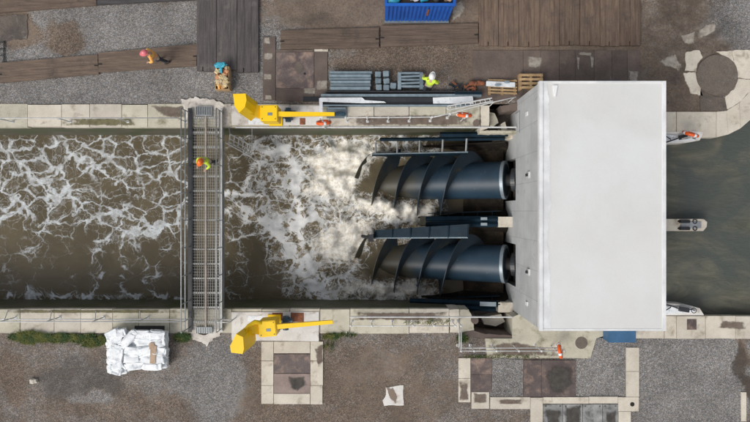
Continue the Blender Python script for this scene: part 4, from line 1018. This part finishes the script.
for k in range(6):
    y=72.6+k*3.1; b=B(); z=.38+.05*(k%2); c=W(351,y,z); L=(41+random.uniform(-1.5,1.5))/S
    b.obox((c.x+random.uniform(-.04,.04),c.y,z/2+.03),(L,.115,z)); b.build('profile','greyblue',r,bevel=.012)
    if k<5: b=B(); b.obox((c.x,c.y-.067,.12),(L*.97,.02,.2)); b.build('spacer','black',r)
for k,(x,y,lab) in enumerate([(378,74,'upper left'),(386,73.6,'upper right'),(378.2,80.6,'middle left'),(386.5,80.8,'middle right'),(378.8,87.,'lower left'),(386.3,87.2,'lower middle'),(393.2,85.5,'lower right')]):
    b=B(); c=W(x,y,.35); rad=.165; a0=random.random()
    b.obox((c.x,c.y,.19),(.27,.24,.34+random.uniform(-.04,.04)),(0,0,random.uniform(-.15,.15))); tag(b.build('steel_block','greyblue',bevel=.02),'%s block of the cluster of small grey-blue blocks'%lab,'block','small grey-blue blocks beside the profiles')
r=thing('channel_bundle','crossed bundle of grey-blue steel channels beside the worker in the white helmet','steel bundle',W(411,80))
for k in range(5):
    y=73+k*3.3; c=W(410.5,y,.35); b=B(); b.obox((c.x+.02*k,c.y,.28),(1.05,.085,.16),(0,0,.05*(k%2))); b.build('channel','greyblue',r,bevel=.01)
for k in range(2):
    c=W([399.5,421.5][k],80.5,.38); b=B(); b.obox((c.x,c.y,.20),(.16,.75,.34)); b.build('bearer','greyblue',r,bevel=.01)
b=B(); c=W(411,80.5,.2); b.obox((c.x,c.y,.1),(.95,.72,.14)); b.build('lower_layer','black',r)
# scrap
r=thing('scrap_pile','small pile of rusty brown scrap at the right end of the black beams','scrap',W(462,86))
for k in range(14):
    b=B(); c=W(random.uniform(452,474),random.uniform(84,89.5),.1); b.obox((c.x,c.y,.08+random.random()*.12),(random.uniform(.15,.45),.07,.06),(random.uniform(-.3,.3),random.uniform(-.3,.3),random.uniform(0,3))); b.build('scrap_piece','rust' if k%2 else 'black',r)
b=B()
for k in range(4): b.blob(W(472+k*3.3,83.2+.3*(k%2),.2),(.25,.2,.2),seed=k,sub=2,n=.4)
tag(b.build('orange_bag','rust',smooth=True),'crumpled rusty orange bag at the left end of the white box beam','bag')
b=B(); b.tube([W(455,92,.42),W(460,86,.25),W(466,89,.2),W(471,86,.15)],.02,6); tag(b.build('cable','rubber'),'dark cable curling over the rusty scrap pile','cable')
def pallet(label,x0,x1,y0,y1,z,n,grp='wooden pallets beside the roof',ang=0):
    r=thing('pallet',label,'pallet',W((x0+x1)/2,(y0+y1)/2)); c0=W(x0,y0,z); c1=W(x1,y1,z)
    for k in range(n):
        y=c0.y+(c1.y-c0.y)*(k+.5)/n; b=B(); b.obox(((c0.x+c1.x)/2,y,z-.012),(abs(c1.x-c0.x),abs(c1.y-c0.y)/n*.62,.024),(0,0,ang)); b.build('slat','pallet',r,bevel=.004)
    for k in range(3):
        x=c0.x+(c1.x-c0.x)*(.06+.44*k); b=B(); b.obox((x,(c0.y+c1.y)/2,z/2-.02),(.1,abs(c1.y-c0.y)*.98,z-.05)); b.build('bearer','pallet',r)
    return r
pallet('wooden pallet with gaps lying under the white box beam',488,517,79,94.5,.18,5,ang=-.04)
pallet('yellowish wooden pallet stacked by the upper left roof corner',519.5,543,73,89.5,.45,4,ang=0)
b=B(); c=W(501,83.9,.35); b.obox((c.x,c.y,.26),(1.3,.22,.14),(0,0,-.05)); tag(b.build('box_beam','white',bevel=.02),'white plastic box beam lying across the wooden pallet','box beam')
b=B(); b.blob(W(507,82,.42),(.25,.12,.1),seed=3,sub=2); b.blob(W(498,85,.42),(.3,.1,.08),seed=5,sub=2); tag(b.build('debris','greyblue'),'small grey scraps lying on the white box beam','scraps')
# boxes under roof edges
r=thing('storage_chest','blue chest standing half under the lower edge of the white roof','chest',W(615,330)); b=B(); b.rect(602.5,322,628.5,338.5,.05,.62); b.build('body','bluecab',r,bevel=.02)
b=B(); b.rect(602,321.5,629,339,.622,.70); b.build('lid','bluecab',r,bevel=.02); b=B(); b.tube([W(612,339,.5),W(619,339,.5)],.015,6); b.build('handle','black',r)
r=thing('storage_chest','dark teal chest peeking out above the upper edge of the roof','chest',W(603,84)); b=B(); b.rect(595,84,612,96,.05,.6); b.build('body','teal',r,bevel=.02); b=B(); b.rect(594.6,83.6,612.4,96.3,.602,.66); b.build('lid','teal',r,bevel=.01)

# ------------------------------------------------------------------ skip
r=thing('waste_skip','blue corrugated steel skip full of rubbish at the top edge','skip',W(416,10))
x0,x1=X(384.8),X(448); yf=Y(21.5); ybk=yf+2.6; zt=2.1
b=B(); b.box(x0,x1,yf,ybk,.05,.15); b.build('floor','blue',r)
b=B(); b.box(x0,x1,yf,yf+.06,.15,zt)
n=17
for k in range(n):
    x=x0+(x1-x0)*(k+.5)/n; b.box(x-.045,x+.045,yf-.055,yf-.001,.2,zt-.06)
b.build('corrugated_side','blue',r,bevel=.008)
b=B(); b.box(x0,x0+.06,yf+.061,ybk,.15,zt); b.box(x1-.06,x1,yf+.061,ybk,.15,zt); b.box(x0+.061,x1-.061,ybk-.06,ybk,.15,zt); b.build('end_walls','blue',r)
b=B(); b.box(x0-.05,x1+.05,yf-.07,yf+.05,zt+.001,zt+.07); b.box(x0-.05,x0+.06,yf+.051,ybk,zt+.001,zt+.07); b.box(x1-.06,x1+.05,yf+.051,ybk,zt+.001,zt+.07); b.build('rim','blue',r)
b=B(); b.box(x0-.02,x1+.02,yf-.1,yf-.002,.04,.12); b.build('base_rail','flange',r)
b=B(); b.box(X(424),X(426),yf-.07,yf-.056,1.0,1.7); b.build('rust_patch','rust',r)
for k,(fx,m,s,lab) in enumerate([(.1,'cyan',(.7,.6,.3),'crumpled cyan sheet in the left end of the blue skip'),(.3,'paper',(.6,.5,.35),'tan cardboard in the blue skip beside the cyan sheet'),(.43,'white',(.5,.4,.3),'white sack on top of the rubbish in the blue skip'),(.58,'cyan',(.6,.7,.3),'blue-green sheet in the middle of the skip'),(.74,'rubber',(.5,.6,.3),'black bag in the skip right of the white sack'),(.9,'paper',(.5,.7,.3),'tan debris at the right end of the skip')]):
    b=B(); b.blob((x0+(x1-x0)*fx,yf+.42+.15*(k%2),zt-.12),s,seed=k+2,n=.5,e=.8); tag(b.build('rubbish',m,smooth=True),lab,'rubbish')
b=B(); b.box(x0+.07,x1-.07,yf+.07,ybk-.07,.2,zt-.35); tag(b.build('rubble','darkconc'),'dark rubble filling the blue skip under the sheets','rubble')

# debris by the skip
slab('mortar_patch','worn',[(452,4),(462,-2),(466,8),(460,18),(452,22)],.02,'tan sandy spill right of the blue skip','patch',z0=-.05,jag=.25,seed=61)

# ------------------------------------------------------------------ debris crate
r=thing('debris_crate','open wooden crate of colourful rags and rubble between dark mats and yellow winch','crate',W(222,78))
c0=W(215,66.5,.5); c1=W(229,89.5,.5)
b=B(); b.box(c0.x,c1.x,c1.y,c0.y,.05,.12); b.build('base','pallet',r)
b=B(); b.box(c0.x,c0.x+.03,c1.y,c0.y,.12,.5); b.box(c1.x-.03,c1.x,c1.y,c0.y,.12,.5); b.box(c0.x+.031,c1.x-.031,c1.y,c1.y+.03,.12,.5); b.box(c0.x+.031,c1.x-.031,c0.y-.03,c0.y,.12,.5); b.build('sides','pallet',r)
ms=['cream','cream','pink','paper','cream','hivor','cream','cream']
for k in range(44):
    fx,fy=random.random(),random.random(); b=B(); b.blob((c0.x+.1+(c1.x-c0.x-.2)*fx,c1.y+.1+(c0.y-c1.y-.2)*fy,.46+random.random()*.1),(random.uniform(.12,.3),random.uniform(.1,.25),.16),rot=random.random()*3,seed=k,sub=2,n=.5,e=.7)
    b.build('rag',('rust' if fy>.72 and k%2 else 'pink') if fy>.62 and k%3 else ms[k%8],r)
b=B(); b.blob(W(220,65,.65),(.5,.22,.12),seed=4,sub=3,n=.5,e=.7,rot=.2); b.blob(W(221,69,.62),(.12,.35,.12),seed=9,sub=2,n=.4); b.build('blue_cloth','cyan',r)

# ------------------------------------------------------------------ white sacks
r=thing('sack_stack','stack of white wrapped sacks on the gravel by the south quay','sack stack',W(138,350))
b=B(); b.rect(113,334,168,366,.03,.12); b.build('pallet','pallet',r)
def sack(px,py,z,l,w,rot,seed,h=.22):
    b=B(); c=W(px,py,z); b.blob((c.x,c.y,z+random.uniform(-.03,.03)),(l*1.10,w*1.14,h),rot+random.uniform(-.09,.09),seed,4,.3,.40); b.build('sack','white',r,smooth=True)
sd=0
for lay,z in ((0,.22),(1,.42)):
    for k in range(5): sack(118,336+k*8,z,.8,.40,.05,sd); sd+=1
    for rr_ in range(4):
        for cc_ in range(3): sack(133+cc_*13.5,336.5+rr_*8.6,z,.62,.42,.03,sd); sd+=1
for (px,py,l,w,rot) in [(114,334,.62,.36,.5),(121,333,.5,.34,.3),(116.5,343,.50,.62,.12),(118,353,.55,.66,-.1),(117,362.5,.6,.55,.2),(116,369,.55,.36,-.3),(129,339,.86,.34,.85),(142,334.5,.8,.34,0),(157,335,.72,.34,-.04),
    (145,341.5,.72,.34,.05),(157.5,342.5,.7,.36,.1),(133,350.5,.75,.40,-.02),(148,350.5,.8,.40,.06),(160,351,.5,.40,-.04),(133,358.5,.72,.40,.06),(147,359,.75,.42,0),(159.5,359,.5,.42,.02),(136,365.5,.8,.30,.02),(152,365.5,.8,.30,-.04)]:
    sack(px,py,.58,l,w,rot,sd,.26); sd+=1
b=B(); c=W(153,354.5,.74); b.obox((c.x,c.y,.74),(.25,.8,.012),(0,0,-.05)); b.build('paper_strap','paper',r)
b=B(); b.blob(W(152,346,.74),(.25,.3,.05),seed=2,sub=2,n=.3); b.build('paper_scrap','paper',r)
b=B(); b.blob(W(33.5,381,.06),(.34,.24,.16),seed=3,sub=3,n=.35,e=.8); tag(b.build('stone','stone'),'single cream stone lying in the dark gravel at lower left','stone')
b=B(); b.rect(135,325.5,165,331.5,.02,.05); tag(b.build('painted_sack_shadow','rubber'),'dark flat shadow patch painted on the coping behind the white sacks','mat')  # thin dark sheet painted in for the shadow of the sack stack

# ------------------------------------------------------------------ grass tufts
def grass(areas):
    b=B(); bm=b.bm
    for cx,cy,rx,ry,n in areas:
        for k in range(n):
            a=random.random()*2*PI; q=math.sqrt(random.random()); px=cx+rx*q*math.cos(a); py=cy+ry*q*math.sin(a)
            if noise.noise(Vector((px*.25,py*.25,2)))<-.22: continue
            p=Vector((X(px),Y(py),-.01)); h=random.uniform(.06,.2); d=Vector((random.gauss(0,1),random.gauss(0,1),0)).normalized(); s=Vector((-d.y,d.x,0))*random.uniform(.008,.018)
            m=p+d*h*.35+Vector((0,0,h*.8)); e=p+d*h*.95+Vector((0,0,h))
            v=[bm.verts.new(x) for x in (p-s,p+s,m+s*.8,m-s*.8)]; bm.faces.new(v); w_=bm.verts.new(e); bm.faces.new((v[3],v[2],w_))
    o=b.build('grass','grass',loc=(0,0,0)); struct(o,'stuff')
grass([(32,337,15,6,3200),(60,337.5,22,4,2600),(92,340,16,6,1800),(183,337,8,4,900),(18,336,8,3,600),(331,336,8,2.6,350),(345,334,12,1.6,220),(462,338,6,4,300),(500,356,40,1.2,260),(430,322,30,2.5,200),(330,344,7,8,90)])

# ------------------------------------------------------------------ people
def skinmesh(name, chains, mat, parent):
    """chains: list of [(point, radius),...]; a chain may start with ('j', chain, idx) to fork from an existing point"""
    verts=[];rad=[];edges=[];roots=[];idx=[]
    for ch in chains:
        ids=[]; pts=ch
        if isinstance(ch[0],tuple) and ch[0][0]=='j': ids.append(idx[ch[0][1]][ch[0][2]]); pts=ch[1:]
        else: roots.append(len(verts))
        for p,r_ in pts:
            verts.append(tuple(p)); rad.append(r_); ids.append(len(verts)-1)
        for a,c in zip(ids,ids[1:]): edges.append((a,c))
        idx.append(ids)
    me=bpy.data.meshes.new(name); me.from_pydata(verts,edges,[])
    o=bpy.data.objects.new(name,me); C.objects.link(o)
    m=o.modifiers.new('Skin','SKIN'); m.use_smooth_shade=True
    for i,sv in enumerate(me.skin_vertices[0].data):
        rr_=rad[i]; sv.radius=rr_ if isinstance(rr_,tuple) else (rr_,rr_); sv.use_root = i in roots
    s=o.modifiers.new('Sub','SUBSURF'); s.levels=2; s.render_levels=2
    bpy.context.view_layer.update(); dg=bpy.context.evaluated_depsgraph_get()
    nm=bpy.data.meshes.new_from_object(o.evaluated_get(dg)); bpy.data.objects.remove(o)
    nm.name=name; nm.materials.clear(); nm.materials.append(MAT[mat])
    for p in nm.polygons: p.use_smooth=True
    o=bpy.data.objects.new(name,nm); C.objects.link(o); o.parent=parent
    return o
def person(label, loc, heading, jacket, helmet, arms, stride=.12, lean=0.):
    V=Vector; L=lean
    r=thing('person',label,'person',loc); r.rotation_euler=(0,0,heading); r['_w']=[0,0,0]
    hip=V((0,0,.95)); waist=V((0,.02+.15*L,1.1)); chest=V((0,.03+.35*L,1.33)); neck=V((0,.03+.5*L,1.48)); hb=V((0,.05+.58*L,1.56)); hc=V((0,.07+.62*L,1.65)); ht=V((0,.06+.66*L,1.74))
    body=[[(hip,(.15,.11)),(waist,(.135,.10)),(chest,(.16,.11)),(neck,.055),(hb,.07),(hc,(.078,.092)),(ht,.06)]]
    jk=[[(hip+V((0,0,-.05)),(.175,.135)),(waist,(.165,.13)),(chest,(.19,.145)),(neck+V((0,0,-.03)),.085)]]
    tr=[[(hip+V((0,0,.02)),(.16,.12)),(hip+V((0,0,-.08)),(.15,.11))]]
    fing=[]; 
    for s,(el,wr) in zip((-1,1),arms):
        sh=V((.185*s,.03+.42*L,1.41)); el=V(el)+V((0,.35*L,0)); wr=V(wr)+V((0,.3*L,0)); d=(wr-el).normalized(); palm=wr+d*.085
        body.append([('j',0,2),(sh,.062),(el,.045),(wr,.03),(palm,(.042,.02))])
        jk.append([('j',0,2),(sh,.085),(el,.065),(wr-d*.02,.05)])
        side=d.cross(V((0,0,1))).normalized() if abs(d.z)<.9 else V((s,0,0)).cross(d).normalized(); curl=side.cross(d).normalized()
        if curl.z>0: curl=-curl
        for k,ln in enumerate((.07,.08,.075,.058)):
            q=palm+side*(k-1.5)*.021; fing.append([(q-d*.02,.010),(q+d*ln*.5,.009),(q+d*ln*.85+curl*ln*.25,.008),(q+d*ln*.95+curl*ln*.6,.007)])
        q=wr+d*.03+side*.035*(-s); fing.append([(q,.012),(q+side*(-s)*.03+d*.03,.010),(q+side*(-s)*.035+d*.06+curl*.01,.008)])
    for s in (-1,1):
        h=V((.095*s,0,.9)); kn=V((.11*s,.03+stride*s*.6,.49)); an=V((.12*s,-.02+stride*s,.09)); 
        body.append([('j',0,0),(h,.10),(kn,.06),(an,.04),(an+V((0,.12,-.05)),.035)])
        tr.append([('j',0,1),(h,.115),(kn,.08),(an+V((0,0,.05)),.065)])
    # nose and ears
    body.append([('j',0,5),(hc+V((0,.10,-.01)),.014)])
    for s in (-1,1): body.append([('j',0,5),(hc+V((.088*s,-.01,-.01)),.016)])
    skinmesh('body',body+fing,'skin',r); skinmesh('jacket',jk,jacket,r); skinmesh('trousers',tr,'cloth',r)
    for s in (-1,1):
        an=V((.12*s,-.02+stride*s,.06)); b=B(); b.blob(an+V((0,.05,-.005)),(.11,.29,.12),seed=s+3,n=.03,e=.7); b.build('boot','boot',r,smooth=True)
    b=B(); b.blob(hc+V((0,-.025,0.0)),(.19,.2,.19),n=.02,e=1,sub=3); bmesh.ops.delete(b.bm,geom=[v for v in b.bm.verts if v.co.y>hc.y+.03 and v.co.z<hc.z+.05],context='VERTS'); b.build('hair','hair',r,smooth=True)
    # helmet: dome, brim, ridge
    c=hc+V((0,.0,.045)); b=B(); rings=[]
    for k in range(9):
        a=k/8*PI/2; rings.append([c+V((.125*math.cos(a)*math.cos(q),.148*math.cos(a)*math.sin(q),.125*math.sin(a)+.004*k)) for q in [2*PI*j/28 for j in range(28)]])
    b.loft(rings); hm=b.build('helmet',helmet,r,smooth=True)
    b=B(); b.prism([(c.x+.14*math.cos(q),c.y+(.165+.05*max(0,math.sin(q)))*math.sin(q)) for q in [2*PI*j/32 for j in range(32)]],c.z-.012,c.z+.006); b.build('brim',helmet,hm)
    # reflective bands around the jacket
    for z in (1.0,1.16):
        f=(z-.9)/.43; b=B(); rr1,rr2=.175+.02*f,.137+.012*f
        ring=[V((rr1*math.cos(q),.01+.3*L*f+rr2*math.sin(q),z)) for q in [2*PI*j/28 for j in range(28)]]
        b.loft([ring,[p+V((0,0,.05)) for p in ring]],False); b.build('reflective_band','refl',r,smooth=True)
    return r
person('worker in yellow hi-vis jacket and orange helmet standing on the footbridge grating',(W(214,162).x,W(214,162).y,.12),PI*.85,'hivis','hel_o',(((-.30,.12,1.18),(-.20,.34,1.12)),((.31,.10,1.17),(.22,.33,1.15))),.06,.15)
person('worker in orange hi-vis jacket and pink-red helmet standing on the timber track',(W(165,62).x,W(165,62).y,.12),PI*.62,'hivor','hel_p',(((-.29,.10,1.16),(-.20,.30,1.05)),((.30,.08,1.16),(.24,.28,1.02))),.16,.25)
person('worker in yellow hi-vis jacket and white helmet beside the steel bundles',(W(427,89.5).x,W(427,89.5).y,0.),-PI*.1,'hivis','hel_w',(((-.33,.05,1.18),(-.34,.25,1.0)),((.33,.04,1.18),(.33,.24,1.02))),.10,.22)

# ------------------------------------------------------------------ camera, light
for o in list(C.objects):
    if '_w' in o: del o['_w']
cam=bpy.data.cameras.new('camera'); co=bpy.data.objects.new('camera',cam); C.objects.link(co); co.location=(0,0,H); co.rotation_euler=(0,0,0)
cam.sensor_width=36; cam.lens=36*H/(750/S); cam.clip_end=2000; sc.camera=co
w=bpy.data.worlds.new('World'); sc.world=w; w.use_nodes=True; nt=w.node_tree; bg=nt.nodes['Background']
sky=nt.nodes.new('ShaderNodeTexSky'); sky.sky_type='NISHITA'; sky.sun_disc=False
EL,AZ=math.radians(46),math.radians(226)
sky.sun_elevation=EL; sky.sun_rotation=AZ; sky.air_density=1.; sky.dust_density=4.
hs=nt.nodes.new('ShaderNodeHueSaturation'); hs.inputs['Saturation'].default_value=.35
nt.links.new(sky.outputs[0],hs.inputs['Color']); nt.links.new(hs.outputs[0],bg.inputs[0]); bg.inputs[1].default_value=.13
sl=bpy.data.lights.new('sun','SUN'); sl.energy=1.35; sl.angle=math.radians(30); sl.color=(1,.97,.92); so=bpy.data.objects.new('sun',sl); C.objects.link(so)
d=Vector((math.sin(AZ)*math.cos(EL),math.cos(AZ)*math.cos(EL),math.sin(EL))); so.rotation_euler=d.to_track_quat('Z','Y').to_euler(); so.location=d*40
sc.view_settings.view_transform='Standard'; sc.view_settings.look='None'; sc.view_settings.gamma=1; sc.view_settings.use_curve_mapping=False; sc.view_settings.exposure=0.1
sc.render.engine='CYCLES'
